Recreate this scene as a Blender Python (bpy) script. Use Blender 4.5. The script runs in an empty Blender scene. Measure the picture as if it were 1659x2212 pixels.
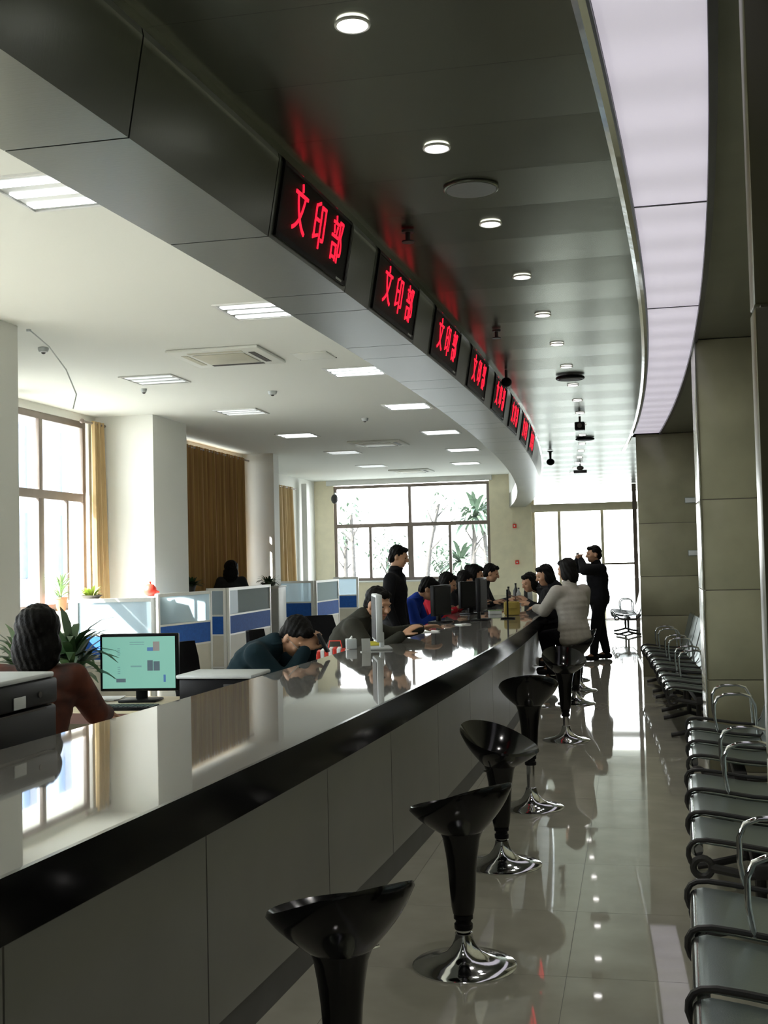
import bpy, bmesh, math, random
from mathutils import Vector, Matrix, Euler, Quaternion
random.seed(7)
SC = bpy.context.scene
COL = SC.collection
PI = math.pi

# ------------------------------------------------------------------ camera
cam = bpy.data.cameras.new('camera')
cam.sensor_fit = 'VERTICAL'; cam.sensor_height = 24.0
cam.lens = 2500.0 / 2212.0 * 24.0
cam.clip_start = 0.05; cam.clip_end = 400
camo = bpy.data.objects.new('camera', cam); COL.objects.link(camo)
yaw, roll, pitch = math.radians(12.2), math.radians(-1.35), math.atan(104 / 2500.0)
fw = Vector((-math.sin(yaw) * math.cos(pitch), math.cos(yaw) * math.cos(pitch), math.sin(pitch)))
rt = Vector((math.cos(yaw), math.sin(yaw), 0)); up = rt.cross(fw)
r2 = rt * math.cos(roll) + up * math.sin(roll); u2 = -rt * math.sin(roll) + up * math.cos(roll)
M = Matrix((r2, u2, -fw)).transposed().to_4x4(); M.translation = (0, 0, 1.56)
camo.matrix_world = M
SC.camera = camo

# ------------------------------------------------------------------ view, world, sun
SC.view_settings.view_transform = 'Standard'
SC.view_settings.look = 'None'
SC.view_settings.gamma = 1.0
SC.view_settings.use_curve_mapping = False
SC.view_settings.exposure = 0.0
w = bpy.data.worlds.new('world'); SC.world = w; w.use_nodes = True
wn = w.node_tree; wn.nodes.clear()
wo = wn.nodes.new('ShaderNodeOutputWorld'); wb = wn.nodes.new('ShaderNodeBackground')
tc = wn.nodes.new('ShaderNodeTexCoord'); sx = wn.nodes.new('ShaderNodeSeparateXYZ'); cr = wn.nodes.new('ShaderNodeValToRGB')
cr.color_ramp.elements[0].position = 0.0; cr.color_ramp.elements[0].color = (1.0, 1.0, 0.98, 1)
cr.color_ramp.elements[1].position = 0.7; cr.color_ramp.elements[1].color = (0.72, 0.85, 1.0, 1)
wn.links.new(tc.outputs['Generated'], sx.inputs[0]); wn.links.new(sx.outputs['Z'], cr.inputs[0])
wn.links.new(cr.outputs[0], wb.inputs['Color']); wb.inputs['Strength'].default_value = 14.0
wn.links.new(wb.outputs[0], wo.inputs[0])
sun = bpy.data.lights.new('sun', 'SUN'); sun.energy = 44.0; sun.angle = 0.01; sun.color = (1, 0.95, 0.86)
suno = bpy.data.objects.new('sun', sun); COL.objects.link(suno)
suno.rotation_mode = 'QUATERNION'
suno.rotation_quaternion = Vector((0.66, 0.42, -0.62)).to_track_quat('-Z', 'Y')

def portal(name, loc, sx_, sy_, direction):
    l = bpy.data.lights.new(name, 'AREA'); l.shape = 'RECTANGLE'; l.size = sx_; l.size_y = sy_
    l.cycles.is_portal = True
    o = bpy.data.objects.new(name, l); COL.objects.link(o); o.location = loc
    o.rotation_mode = 'QUATERNION'; o.rotation_quaternion = Vector(direction).to_track_quat('-Z', 'Y')
portal('portal_window', (-7.25, 12.5, 2.25), 3.5, 2.6, (1, 0, 0))
portal('portal_window', (-7.25, 4.0, 2.25), 6.0, 2.6, (1, 0, 0))
portal('portal_window', (-5.5, 28.5, 2.25), 4.0, 2.5, (0, -1, 0))
portal('portal_door', (-1.1, 28.5, 1.5), 2.9, 3.1, (0, -1, 0))

# ------------------------------------------------------------------ materials
def mat(name, col, rough=0.6, metal=0.0, ior=1.5, emit=None, estr=0.0, alpha=None, coat=0.0, var=0.0, scale=5.0, bump=0.0, bscale=60.0, stretch=None, trans=0.0, sheen=0.0, col2=None):
    m = bpy.data.materials.new(name); m.use_nodes = True
    nt = m.node_tree; b = nt.nodes['Principled BSDF']
    b.inputs['Base Color'].default_value = (*col, 1)
    b.inputs['Roughness'].default_value = rough; b.inputs['Metallic'].default_value = metal
    b.inputs['IOR'].default_value = ior; b.inputs['Coat Weight'].default_value = coat
    b.inputs['Coat Roughness'].default_value = 0.03
    b.inputs['Transmission Weight'].default_value = trans
    b.inputs['Sheen Weight'].default_value = sheen
    if emit:
        b.inputs['Emission Color'].default_value = (*emit, 1); b.inputs['Emission Strength'].default_value = estr
    t = None
    if var or bump or col2:
        t = nt.nodes.new('ShaderNodeTexCoord'); mp = nt.nodes.new('ShaderNodeMapping')
        nt.links.new(t.outputs['Object'], mp.inputs[0])
        if stretch: mp.inputs['Scale'].default_value = stretch
    if var or col2:
        n = nt.nodes.new('ShaderNodeTexNoise'); n.inputs['Scale'].default_value = scale; n.inputs['Detail'].default_value = 5
        nt.links.new(mp.outputs[0], n.inputs[0])
        r = nt.nodes.new('ShaderNodeValToRGB')
        r.color_ramp.elements[0].position = 0.3; r.color_ramp.elements[1].position = 0.7
        c2 = col2 or tuple(min(1, c * (1 + var)) for c in col)
        c1 = col if col2 else tuple(c * (1 - var) for c in col)
        r.color_ramp.elements[0].color = (*c1, 1); r.color_ramp.elements[1].color = (*c2, 1)
        nt.links.new(n.outputs[0], r.inputs[0]); nt.links.new(r.outputs[0], b.inputs['Base Color'])
    if bump:
        n2 = nt.nodes.new('ShaderNodeTexNoise'); n2.inputs['Scale'].default_value = bscale; n2.inputs['Detail'].default_value = 3
        nt.links.new(mp.outputs[0], n2.inputs[0])
        bp = nt.nodes.new('ShaderNodeBump'); bp.inputs['Strength'].default_value = bump; bp.inputs['Distance'].default_value = 0.01
        nt.links.new(n2.outputs[0], bp.inputs['Height']); nt.links.new(bp.outputs[0], b.inputs['Normal'])
    return m

def glass_mat(name, tint, gloss=0.08, diffuse=0.0, dcol=(0.8, 0.85, 0.9), rough=0.0):
    m = bpy.data.materials.new(name); m.use_nodes = True; nt = m.node_tree; nt.nodes.clear()
    o = nt.nodes.new('ShaderNodeOutputMaterial'); tr = nt.nodes.new('ShaderNodeBsdfTransparent'); tr.inputs[0].default_value = (*tint, 1)
    gl = nt.nodes.new('ShaderNodeBsdfGlossy'); gl.inputs['Roughness'].default_value = rough
    lw = nt.nodes.new('ShaderNodeFresnel')
    gm = nt.nodes.new('ShaderNodeNewGeometry'); mr = nt.nodes.new('ShaderNodeMapRange')   # same reflectance from either face of the pane
    mr.inputs['To Min'].default_value = 1.3; mr.inputs['To Max'].default_value = 1 / 1.3
    nt.links.new(gm.outputs['Backfacing'], mr.inputs['Value']); nt.links.new(mr.outputs[0], lw.inputs[0])
    mx = nt.nodes.new('ShaderNodeMixShader')
    nt.links.new(lw.outputs[0], mx.inputs[0]); nt.links.new(tr.outputs[0], mx.inputs[1]); nt.links.new(gl.outputs[0], mx.inputs[2])
    last = mx
    if diffuse:
        d = nt.nodes.new('ShaderNodeBsdfDiffuse'); d.inputs[0].default_value = (*dcol, 1)
        tl = nt.nodes.new('ShaderNodeBsdfTranslucent'); tl.inputs[0].default_value = (*dcol, 1)
        m1 = nt.nodes.new('ShaderNodeMixShader'); m1.inputs[0].default_value = 0.5
        nt.links.new(d.outputs[0], m1.inputs[1]); nt.links.new(tl.outputs[0], m1.inputs[2])
        m2 = nt.nodes.new('ShaderNodeMixShader'); m2.inputs[0].default_value = diffuse
        nt.links.new(mx.outputs[0], m2.inputs[1]); nt.links.new(m1.outputs[0], m2.inputs[2]); last = m2
    nt.links.new(last.outputs[0], o.inputs[0])
    return m

MT = {}
MT['plaster'] = mat('white_plaster', (0.80, 0.80, 0.75), 0.75, bump=0.05, bscale=30)
MT['ceil_white'] = mat('ceiling_paint', (0.80, 0.81, 0.76), 0.85, bump=0.03)
MT['wall_grey'] = mat('wall_paint', (0.74, 0.74, 0.70), 0.7, bump=0.05)
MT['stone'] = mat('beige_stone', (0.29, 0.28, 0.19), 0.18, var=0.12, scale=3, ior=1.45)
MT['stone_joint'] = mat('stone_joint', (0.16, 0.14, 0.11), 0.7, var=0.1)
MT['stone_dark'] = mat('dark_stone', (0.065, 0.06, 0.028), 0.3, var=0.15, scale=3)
MT['clad'] = mat('far_cladding', (0.86, 0.79, 0.58), 0.5, var=0.05)
MT['metal_panel'] = mat('brushed_aluminium_panel', (0.25, 0.265, 0.245), 0.30, metal=0.85, bump=0.04, bscale=25, stretch=(1, 6, 1))
MT['canopy'] = mat('canopy_metal_panel', (0.23, 0.24, 0.205), 0.24, metal=0.8, bump=0.03, bscale=8, stretch=(1, 3, 1))
MT['canopy'].node_tree.nodes['Principled BSDF'].inputs['Specular Tint'].default_value = (0.42, 0.43, 0.38, 1)
MT['olive'] = mat('olive_panel', (0.14, 0.145, 0.11), 0.35, metal=0.3, var=0.08)
MT['trim'] = mat('polished_trim', (0.55, 0.56, 0.55), 0.10, metal=1.0, bump=0.15, bscale=4)
MT['dark_trim'] = mat('dark_trim', (0.03, 0.03, 0.035), 0.35, var=0.1)
MT['floor'] = mat('polished_tile', (0.40, 0.39, 0.32), 0.03, ior=1.9, var=0.10, scale=4)
MT['grout'] = mat('grout', (0.10, 0.10, 0.085), 0.5, var=0.1)
MT['office_floor'] = mat('office_floor', (0.45, 0.43, 0.38), 0.3, var=0.06)
MT['counter_top'] = mat('polished_stone_top', (0.17, 0.165, 0.15), 0.03, ior=2.3, var=0.06, scale=14)
MT['counter_edge'] = mat('black_stone_edge', (0.006, 0.006, 0.006), 0.14, var=0.3, scale=2)
MT['counter_front'] = mat('grey_front_panel', (0.27, 0.27, 0.26), 0.38, var=0.05, scale=3, ior=1.6)
MT['plinth'] = mat('dark_plinth', (0.10, 0.10, 0.10), 0.5, var=0.1)
MT['black_plastic'] = mat('black_plastic', (0.006, 0.006, 0.007), 0.4, ior=1.25, var=0.2)
MT['black_gloss'] = mat('black_gloss_shell', (0.003, 0.003, 0.003), 0.12, ior=1.45, coat=0.0, var=0.2)
MT['chrome'] = mat('chrome', (0.75, 0.76, 0.77), 0.07, metal=1.0, var=0.03)
MT['steel'] = mat('bench_steel', (0.22, 0.27, 0.26), 0.30, metal=0.75, bump=0.1, bscale=220)
MT['steel_edge'] = mat('bench_steel_edge', (0.55, 0.57, 0.57), 0.16, metal=1.0, var=0.05)
MT['cast'] = mat('dark_casting', (0.035, 0.035, 0.035), 0.45, var=0.15)
MT['frame'] = mat('window_frame', (0.24, 0.195, 0.17), 0.4, metal=0.2, var=0.08)
MT['frame_light'] = mat('door_frame', (0.75, 0.68, 0.52), 0.35, metal=0.1, var=0.08)
MT['glass'] = glass_mat('window_glass', (0.93, 0.96, 0.96))
MT['frost'] = glass_mat('frosted_glass', (0.80, 0.88, 0.92), diffuse=0.55, dcol=(0.70, 0.80, 0.86))
MT['screen_frame'] = mat('partition_frame', (0.80, 0.80, 0.76), 0.4, var=0.03)
MT['blue'] = mat('blue_fabric', (0.012, 0.10, 0.42), 0.8, var=0.12, scale=30, bump=0.2, bscale=300)
MT['beige_panel'] = mat('beige_panel', (0.66, 0.62, 0.52), 0.6, var=0.04)
MT['curtain'] = mat('tan_curtain', (0.52, 0.37, 0.18), 0.8, var=0.12, scale=8, stretch=(4, 4, 0.4), sheen=0.2)
MT['curtain_dark'] = mat('brown_curtain', (0.30, 0.15, 0.06), 0.85, col2=(0.42, 0.26, 0.08), scale=5, stretch=(5, 5, 0.15))
MT['lamp'] = mat('lamp_diffuser', (0.9, 0.9, 0.9), 0.5, emit=(1.0, 0.97, 0.95), estr=8.0)
MT['tube'] = mat('tube_light', (0.9, 0.9, 0.9), 0.5, emit=(0.95, 1.0, 1.0), estr=2.6)
MT['tube_off'] = mat('tube_dim', (0.8, 0.82, 0.82), 0.4, emit=(0.95, 1.0, 1.0), estr=0.6)
MT['reflector'] = mat('louvre_reflector', (0.45, 0.46, 0.45), 0.3, metal=0.7, var=0.04)
MT['white_metal'] = mat('white_metal', (0.75, 0.75, 0.72), 0.45, var=0.03)
MT['cream_metal'] = mat('cream_metal', (0.60, 0.58, 0.47), 0.5, var=0.04)
MT['vent_dark'] = mat('vent_dark', (0.06, 0.055, 0.05), 0.6, var=0.1)
MT['led_black'] = mat('led_screen', (0.005, 0.006, 0.006), 0.5, ior=1.3, bump=0.3, bscale=400)
MT['led_red'] = mat('led_red', (0.3, 0.0, 0.01), 0.5, emit=(1.0, 0.012, 0.04), estr=1.5)
MT['wood'] = mat('light_desk', (0.60, 0.52, 0.36), 0.45, var=0.1, scale=3, stretch=(1, 8, 1))
MT['brown'] = mat('brown_edge', (0.12, 0.05, 0.035), 0.5, var=0.15)
MT['paper'] = mat('paper', (0.85, 0.85, 0.83), 0.8, var=0.03)
MT['light_grey'] = mat('light_grey_plastic', (0.55, 0.58, 0.58), 0.4, var=0.04)
MT['terracotta'] = mat('terracotta', (0.72, 0.24, 0.12), 0.7, var=0.1)
MT['red'] = mat('red_plastic', (0.75, 0.05, 0.03), 0.45, var=0.06)
MT['yellow'] = mat('yellow_plastic', (0.62, 0.55, 0.06), 0.5, var=0.05)
MT['tree_leaf'] = mat('outdoor_leaf', (0.085, 0.12, 0.085), 0.7, ior=1.2, var=0.3, scale=5)
MT['mustard'] = mat('mustard_canvas', (0.30, 0.22, 0.04), 0.8, var=0.2)
MT['leaf'] = mat('plant_leaf', (0.025, 0.065, 0.018), 0.5, var=0.3, scale=12)
MT['leaf_lime'] = mat('lime_leaf', (0.30, 0.42, 0.05), 0.5, var=0.25, scale=12)
MT['leaf_pale'] = mat('pale_leaf', (0.24, 0.36, 0.16), 0.6, var=0.25, scale=12)
MT['soil'] = mat('soil', (0.05, 0.035, 0.02), 0.9, var=0.3)
MT['bark'] = mat('bark', (0.06, 0.055, 0.05), 0.9, var=0.3, scale=8)
MT['ground'] = mat('outdoor_paving', (0.17, 0.17, 0.16), 0.8, var=0.1)
MT['facade'] = mat('pale_facade', (0.34, 0.36, 0.40), 0.6, var=0.06)
MT['facade_glass'] = mat('facade_glass', (0.16, 0.22, 0.32), 0.15, ior=1.6, var=0.1)
MT['skin'] = mat('skin', (0.44, 0.24, 0.14), 0.5, var=0.06, scale=10)
MT['hair'] = mat('black_hair', (0.004, 0.0035, 0.003), 0.6, ior=1.22, var=0.3, scale=20, bump=0.4, bscale=80)
MT['eye'] = mat('eye_dark', (0.02, 0.015, 0.012), 0.2, var=0.1)
MT['lip'] = mat('lips', (0.33, 0.12, 0.09), 0.5, var=0.05)
def cloth(name, c): return mat(name, tuple(q * .8 for q in c), 0.9, ior=1.25, var=0.15, scale=6, bump=0.5, bscale=14)
MT['c_black'] = cloth('black_cloth', (0.010, 0.010, 0.012))
MT['c_char'] = cloth('charcoal_cloth', (0.03, 0.03, 0.032))
MT['c_teal'] = cloth('dark_teal_cloth', (0.012, 0.03, 0.04))
MT['c_rust'] = cloth('rust_cloth', (0.22, 0.045, 0.015))
MT['c_blue'] = cloth('blue_cloth', (0.012, 0.04, 0.28))
MT['c_red'] = cloth('red_cloth', (0.42, 0.015, 0.03))
MT['c_grey'] = cloth('pale_grey_cloth', (0.46, 0.43, 0.38))
MT['c_green'] = cloth('olive_cloth', (0.045, 0.045, 0.035))
MT['c_mix'] = mat('rust_and_black_cloth', (0.012, 0.010, 0.009), 0.85, col2=(0.20, 0.04, 0.012), scale=4, bump=0.5, bscale=14)
MT['c_jean'] = cloth('dark_denim', (0.012, 0.016, 0.03))

# luminous ceiling strip: backlit diffuser whose lamps sit half a metre apart
def strip_material():
    m = mat('luminous_strip', (0.7, 0.68, 0.75), 0.5)
    nt = m.node_tree; b = nt.nodes['Principled BSDF']
    t = nt.nodes.new('ShaderNodeTexCoord'); s = nt.nodes.new('ShaderNodeSeparateXYZ')
    nt.links.new(t.outputs['Object'], s.inputs[0])
    a = nt.nodes.new('ShaderNodeMath'); a.operation = 'MULTIPLY'; a.inputs[1].default_value = 2 * PI / 0.5
    nt.links.new(s.outputs['Y'], a.inputs[0])
    c = nt.nodes.new('ShaderNodeMath'); c.operation = 'SINE'; nt.links.new(a.outputs[0], c.inputs[0])
    d = nt.nodes.new('ShaderNodeMath'); d.operation = 'MULTIPLY_ADD'; d.inputs[1].default_value = 0.045; d.inputs[2].default_value = 0.50
    nt.links.new(c.outputs[0], d.inputs[0])
    b.inputs['Emission Color'].default_value = (0.93, 0.87, 1.0, 1)
    nt.links.new(d.outputs[0], b.inputs['Emission Strength'])
    return m
MT['strip'] = strip_material()

# ------------------------------------------------------------------ helpers
def off(Y):
    d = Y - 9.7
    return -d * d / (190.0 if d < 0 else 240.0)
def doff(Y):
    d = Y - 9.7
    return -2 * d / (190.0 if d < 0 else 240.0)

class MB:
    def __init__(s): s.v = []; s.f = []
    def add(s, v, f):
        n = len(s.v); s.v += [tuple(p) for p in v]; s.f += [tuple(i + n for i in q) for q in f]; return s
    def box(s, c, d, rot=None, bevel=0.0):
        x, y, z = d[0] / 2, d[1] / 2, d[2] / 2
        if bevel:
            bm = bmesh.new(); bmesh.ops.create_cube(bm, size=1)
            for v in bm.verts: v.co = Vector((v.co.x * d[0], v.co.y * d[1], v.co.z * d[2]))
            bmesh.ops.bevel(bm, geom=bm.edges[:], offset=bevel, segments=2, affect='EDGES', profile=0.5)
            vs = [v.co.copy() for v in bm.verts]; fs = [[v.index for v in f.verts] for f in bm.faces]; bm.free()
        else:
            vs = [Vector(p) for p in ((-x, -y, -z), (x, -y, -z), (x, y, -z), (-x, y, -z), (-x, -y, z), (x, -y, z), (x, y, z), (-x, y, z))]
            fs = [(0, 3, 2, 1), (4, 5, 6, 7), (0, 1, 5, 4), (1, 2, 6, 5), (2, 3, 7, 6), (3, 0, 4, 7)]
        if rot is not None: vs = [rot @ v for v in vs]
        return s.add([v + Vector(c) for v in vs], fs)
    def b2(s, a, b, bevel=0.0):
        return s.box([(a[i] + b[i]) / 2 for i in range(3)], [abs(b[i] - a[i]) for i in range(3)], bevel=bevel)
    def lathe(s, prof, c=(0, 0, 0), n=24, rot=None):
        vs = []; fs = []
        for r, z in prof:
            for k in range(n):
                a = 2 * PI * k / n; vs.append(Vector((r * math.cos(a), r * math.sin(a), z)))
        for i in range(len(prof) - 1):
            for k in range(n):
                a = i * n + k; b = i * n + (k + 1) % n
                fs.append((a, b, b + n, a + n))
        fs.append(tuple(range(n))[::-1]); L = (len(prof) - 1) * n; fs.append(tuple(L + k for k in range(n)))
        if rot is not None: vs = [rot @ v for v in vs]
        return s.add([v + Vector(c) for v in vs], fs)
    def tube(s, pts, r, n=8, closed=False):
        pts = [Vector(p) for p in pts]; rs = r if isinstance(r, (list, tuple)) else [r] * len(pts)
        N = len(pts); vs = []; fs = []; ref = None
        for i, p in enumerate(pts):
            if closed: t = (pts[(i + 1) % N] - pts[i - 1])
            else: t = pts[min(i + 1, N - 1)] - pts[max(i - 1, 0)]
            t.normalize()
            if ref is None: ref = t.orthogonal().normalized()
            ref = (ref - t * ref.dot(t)).normalized(); b = t.cross(ref)
            for k in range(n):
                a = 2 * PI * k / n; vs.append(p + (ref * math.cos(a) + b * math.sin(a)) * rs[i])
        for i in range(N if closed else N - 1):
            for k in range(n):
                a = i * n + k; b_ = i * n + (k + 1) % n; j = (i + 1) % N
                fs.append((a, b_, j * n + (k + 1) % n, j * n + k))
        if not closed:
            fs.append(tuple(range(n))[::-1]); fs.append(tuple((N - 1) * n + k for k in range(n)))
        return s.add(vs, fs)
    def sweep(s, prof, y0, y1, step=0.5, curve=True):
        """closed cross-section [(x, z)] swept along the arc between two distances"""
        n = max(1, int(math.ceil((y1 - y0) / step))); m = len(prof); vs = []; fs = []
        for i in range(n + 1):
            y = y0 + (y1 - y0) * i / n; o = off(y) if curve else 0
            for x, z in prof: vs.append((x + o, y, z))
        for i in range(n):
            for k in range(m):
                a = i * m + k; b = i * m + (k + 1) % m
                fs.append((a, a + m, b + m, b))
        fs.append(tuple(range(m))); fs.append(tuple(n * m + k for k in range(m))[::-1])
        return s.add(vs, fs)
    def ell(s, c, r, rot=None, n=16):
        pr = []; vs = []; fs = []; m = n // 2
        for i in range(1, m):
            a = PI * i / m
            for k in range(n):
                b = 2 * PI * k / n
                vs.append(Vector((r[0] * math.sin(a) * math.cos(b), r[1] * math.sin(a) * math.sin(b), -r[2] * math.cos(a))))
        for i in range(m - 2):
            for k in range(n):
                a = i * n + k; b = i * n + (k + 1) % n; fs.append((a, b, b + n, a + n))
        vs.append(Vector((0, 0, -r[2]))); vs.append(Vector((0, 0, r[2]))); L = len(vs)
        for k in range(n):
            fs.append((L - 2, (k + 1) % n, k)); q = (m - 2) * n; fs.append((L - 1, q + k, q + (k + 1) % n))
        if rot is not None: vs = [rot @ v for v in vs]
        return s.add([v + Vector(c) for v in vs], fs)
    def cap(s, a, b, ra, rb, n=12):
        """tapered limb with round ends"""
        a = Vector(a); b = Vector(b); d = (b - a); L = d.length
        if L < 1e-5: return s.ell(a, (ra,) * 3)
        q = d.to_track_quat('Z', 'Y').to_matrix(); prof = []
        for i in range(4): t = PI / 2 * i / 4; prof.append((max(ra * math.sin(t), .0005), -ra * math.cos(t)))
        prof.append((ra, 0)); prof.append((rb, L))
        for i in range(1, 5): t = PI / 2 * i / 4; prof.append((max(rb * math.cos(t), .0005), L + rb * math.sin(t)))
        return s.lathe(prof, a, n, q)

def fix(me, smooth):
    bm = bmesh.new(); bm.from_mesh(me); bmesh.ops.recalc_face_normals(bm, faces=bm.faces[:]); bm.to_mesh(me); bm.free()
    if smooth:
        for p in me.polygons: p.use_smooth = True
        try: me.set_sharp_from_angle(angle=math.radians(smooth if smooth > 1 else 40))
        except Exception: pass

def props(o, label=None, cat=None, group=None, kind=None):
    if label: o['label'] = label
    if cat: o['category'] = cat
    if group: o['group'] = group
    if kind: o['kind'] = kind
    return o

def obj(name, mb, m, parent=None, label=None, cat=None, group=None, kind=None, loc=None, smooth=40, me=None):
    if me is None:
        me = bpy.data.meshes.new(name); me.from_pydata(mb.v, [], mb.f); me.update(); fix(me, smooth)
        me.materials.append(MT[m] if isinstance(m, str) else m)
    o = bpy.data.objects.new(name, me); COL.objects.link(o)
    if parent: o.parent = parent
    if loc: o.location = loc
    return props(o, label, cat, group, kind)

def thing(name, label, cat, loc=(0, 0, 0), rz=0, group=None, kind=None):
    o = bpy.data.objects.new(name, None); COL.objects.link(o); o.empty_display_size = 0.1
    o.location = loc; o.rotation_euler = (0, 0, rz)
    return props(o, label, cat, group, kind)

KIDS = {}
def copy_tree(src, loc=None, rz=None, label=None, group=None, parent=None):
    c = src.copy(); COL.objects.link(c)
    if parent: c.parent = parent
    if loc is not None: c.location = loc
    if rz is not None: c.rotation_euler = (0, 0, rz)
    if label: c['label'] = label
    if group: c['group'] = group
    for k in [o for o in COL.objects if o.parent == src]: copy_tree(k, parent=c)
    return c

YF = 28.4      # inner face of the far wall
XL = -7.15     # inner face of the left wall
# ------------------------------------------------------------------ floor
fl = thing('floor', 'polished beige-grey tile floor of the public aisle', 'floor', kind='structure')
obj('grout_bed', MB().b2((-1.95, -6, -0.12), (1.4, YF, -0.003)), 'grout', fl)
ty = MB(); ty.b2((0.001, 0.001, -0.02), (0.799, 0.799, 0))
tile0 = None
for i in range(36):
    for j in range(4):
        if tile0 is None:
            tile0 = obj('tile', ty, 'floor', fl, loc=(-1.9, 0, 0), smooth=0)
        else:
            obj('tile', None, None, fl, loc=(-1.9 + 0.8 * j, -0.4 + 0.8 * i, 0), me=tile0.data)
tile0.location = (-1.9, -0.4, 0)
# the first loop step made the same place twice only for i=j=0, which tile0 itself fills
obj('floor', MB().b2((-8.3, -6, -0.12), (-1.95, YF, 0)), 'office_floor', label='pale office floor behind the long service counter', cat='floor', kind='structure')

# ------------------------------------------------------------------ walls
obj('wall_back', MB().b2((-8.3, -6.2, 0), (1.6, -6, 3.7)), 'wall_grey', label='plain wall closing the hall behind the counter start', cat='wall', kind='structure')
def wall_with_holes(name, axis, a0, a1, z1, holes, pos, thick, m, label):
    """axis 'y': wall runs along Y at x=pos; axis 'x': runs along X at y=pos; holes [(a,b,z0,z1)]"""
    mb = MB(); cur = a0
    def blk(a, b, za, zb):
        if b - a < 1e-4 or zb - za < 1e-4: return
        if axis == 'y': mb.b2((pos, a, za), (pos + thick, b, zb))
        else: mb.b2((a, pos, za), (b, pos + thick, zb))
    for (a, b, za, zb) in sorted(holes):
        blk(cur, a, 0, z1); blk(a, b, 0, za); blk(a, b, zb, z1); cur = b
    blk(cur, a1, 0, z1)
    return obj(name, mb, m, label=label, cat='wall', kind='structure', smooth=0)
wall_with_holes('wall_left', 'y', -6, 21.0, 3.62, [(1.0, 7.0, 1.02, 3.5), (10.8, 14.35, 1.02, 3.5), (16.2, 20.3, 1.02, 3.5)], XL, -0.3, 'plaster', 'white plastered window wall along the office side')
obj('wall_left', MB().b2((-8.3, 21.0, 0), (-7.95, YF, 3.62)).b2((-8.3, 20.9, 0), (XL - 0.0, 21.0, 3.62)), 'plaster', label='set-back last bay of the white office wall', cat='wall', kind='structure')
wall_with_holes('wall_far', 'x', -8.3, 1.6, 3.62, [(-7.45, -3.48, 1.05, 3.5), (-2.45, 0.45, 0.0, 3.1)], YF, 0.3, 'clad', 'beige far end wall holding the wide window and the glass entrance')
obj('wall_right', MB().b2((0.92, -6, 0), (1.2, YF, 3.62)), 'stone', label='beige stone wall behind the steel benches', cat='wall', kind='structure')

# columns of the office side
col = obj('column', MB().b2((XL, 14.55, 0), (-6.31, 15.75, 3.6)), 'plaster', label='white square column between the bright window and the drawn brown curtain', cat='column', kind='structure')
obj('column', MB().b2((XL, 20.62, 0), (-6.55, 20.95, 3.6)), 'wall_grey', label='grey column beyond the drawn brown curtain', cat='column', kind='structure')
obj('column', MB().b2((XL, 8.4, 0), (-5.02, 8.8, 3.6)), 'wall_grey', label='grey wall pier at the picture edge before the first window', cat='column', kind='structure')
obj('trim_1', MB().b2((-7.85, 26.9, 0.1), (-7.72, 27.15, 3.45)), 'white_metal', label='white vertical duct in the far office corner', cat='trim', kind='structure')

# stone columns on the right
def stone_column(x0, x1, y0, y1, joints, z1, label, m='stone'):
    t = thing('column', label, 'column', kind='structure')
    obj('core', MB().b2((x0 + .012, y0 + .012, 0), (x1, y1, z1)), 'stone_joint', t)
    zs = [0] + joints + [z1]
    for a, b in zip(zs, zs[1:]):
        obj('stone_panel', MB().b2((x0, y0, a + .003), (x1, y1 - .02, b - .003), bevel=.004), m, t)
    return t
stone_column(0.05, 0.90, 15.2, 16.1, [0.77, 1.27, 1.95], 3.098, 'farther beige stone column where the luminous strip ends')
stone_column(0.47, 0.91, 8.6, 9.3, [0.65, 1.29, 1.94], 3.098, 'nearer beige stone column beside the third steel bench')
obj('edge_highlight', MB().b2((0.463, 8.592, 0), (0.469, 8.60, 3.09)), 'steel_edge', label='edge highlight of the nearer stone column, modelled as a bright strip', cat='trim', kind='structure')  # highlight on the column corner, put in as a thin bright strip
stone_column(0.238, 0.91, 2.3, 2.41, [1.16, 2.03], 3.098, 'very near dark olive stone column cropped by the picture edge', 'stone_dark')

# ------------------------------------------------------------------ ceilings
ceil_o = obj('ceiling', MB().b2((-8.3, -6, 3.6), (-1.4, YF, 3.7)), 'ceil_white', label='flat white plaster ceiling over the office side', cat='ceiling', kind='structure')
obj('ceiling', MB().b2((-1.4, -6, 3.3), (1.6, YF + .3, 3.7)), 'dark_trim', label='unseen dark slab added above the metal canopy to block sky light', cat='ceiling', kind='structure')  # added backing slab, stops sky light leaking through the panel gaps
cn = thing('ceiling', 'dark brushed metal panel ceiling curving over the aisle', 'ceiling', kind='structure')
y = -5.95
k = 0
while y < YF - 0.02:
    y1 = min(y + 0.5, YF)
    dz, dz2 = ((0.0, 0.004) if k % 2 else (0.004, 0.0))
    xr = 0.10 if y < 15.15 else 1.1 - off(y1)
    mb = MB(); a, b = y + .0007, y1 - .0007
    vs = [(-1.085 + off(a), a, 3.1 + dz), (xr + off(a), a, 3.1 + dz), (xr + off(b), b, 3.1 + dz2), (-1.085 + off(b), b, 3.1 + dz2)]
    mb.add(vs + [(p[0], p[1], 3.12) for p in vs], [(0, 1, 2, 3), (4, 7, 6, 5), (0, 4, 5, 1), (1, 5, 6, 2), (2, 6, 7, 3), (3, 7, 4, 0)])
    obj('ceiling_panel', mb, 'canopy', cn, smooth=0)
    y = y1; k += 1
obj('ceiling', MB().sweep([(.49, 3.1), (1.5, 3.1), (1.5, 3.12), (.49, 3.12)], -5.9, 15.2), 'olive', label='narrow olive ceiling band between luminous strip and stone columns', cat='ceiling', kind='structure')
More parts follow.
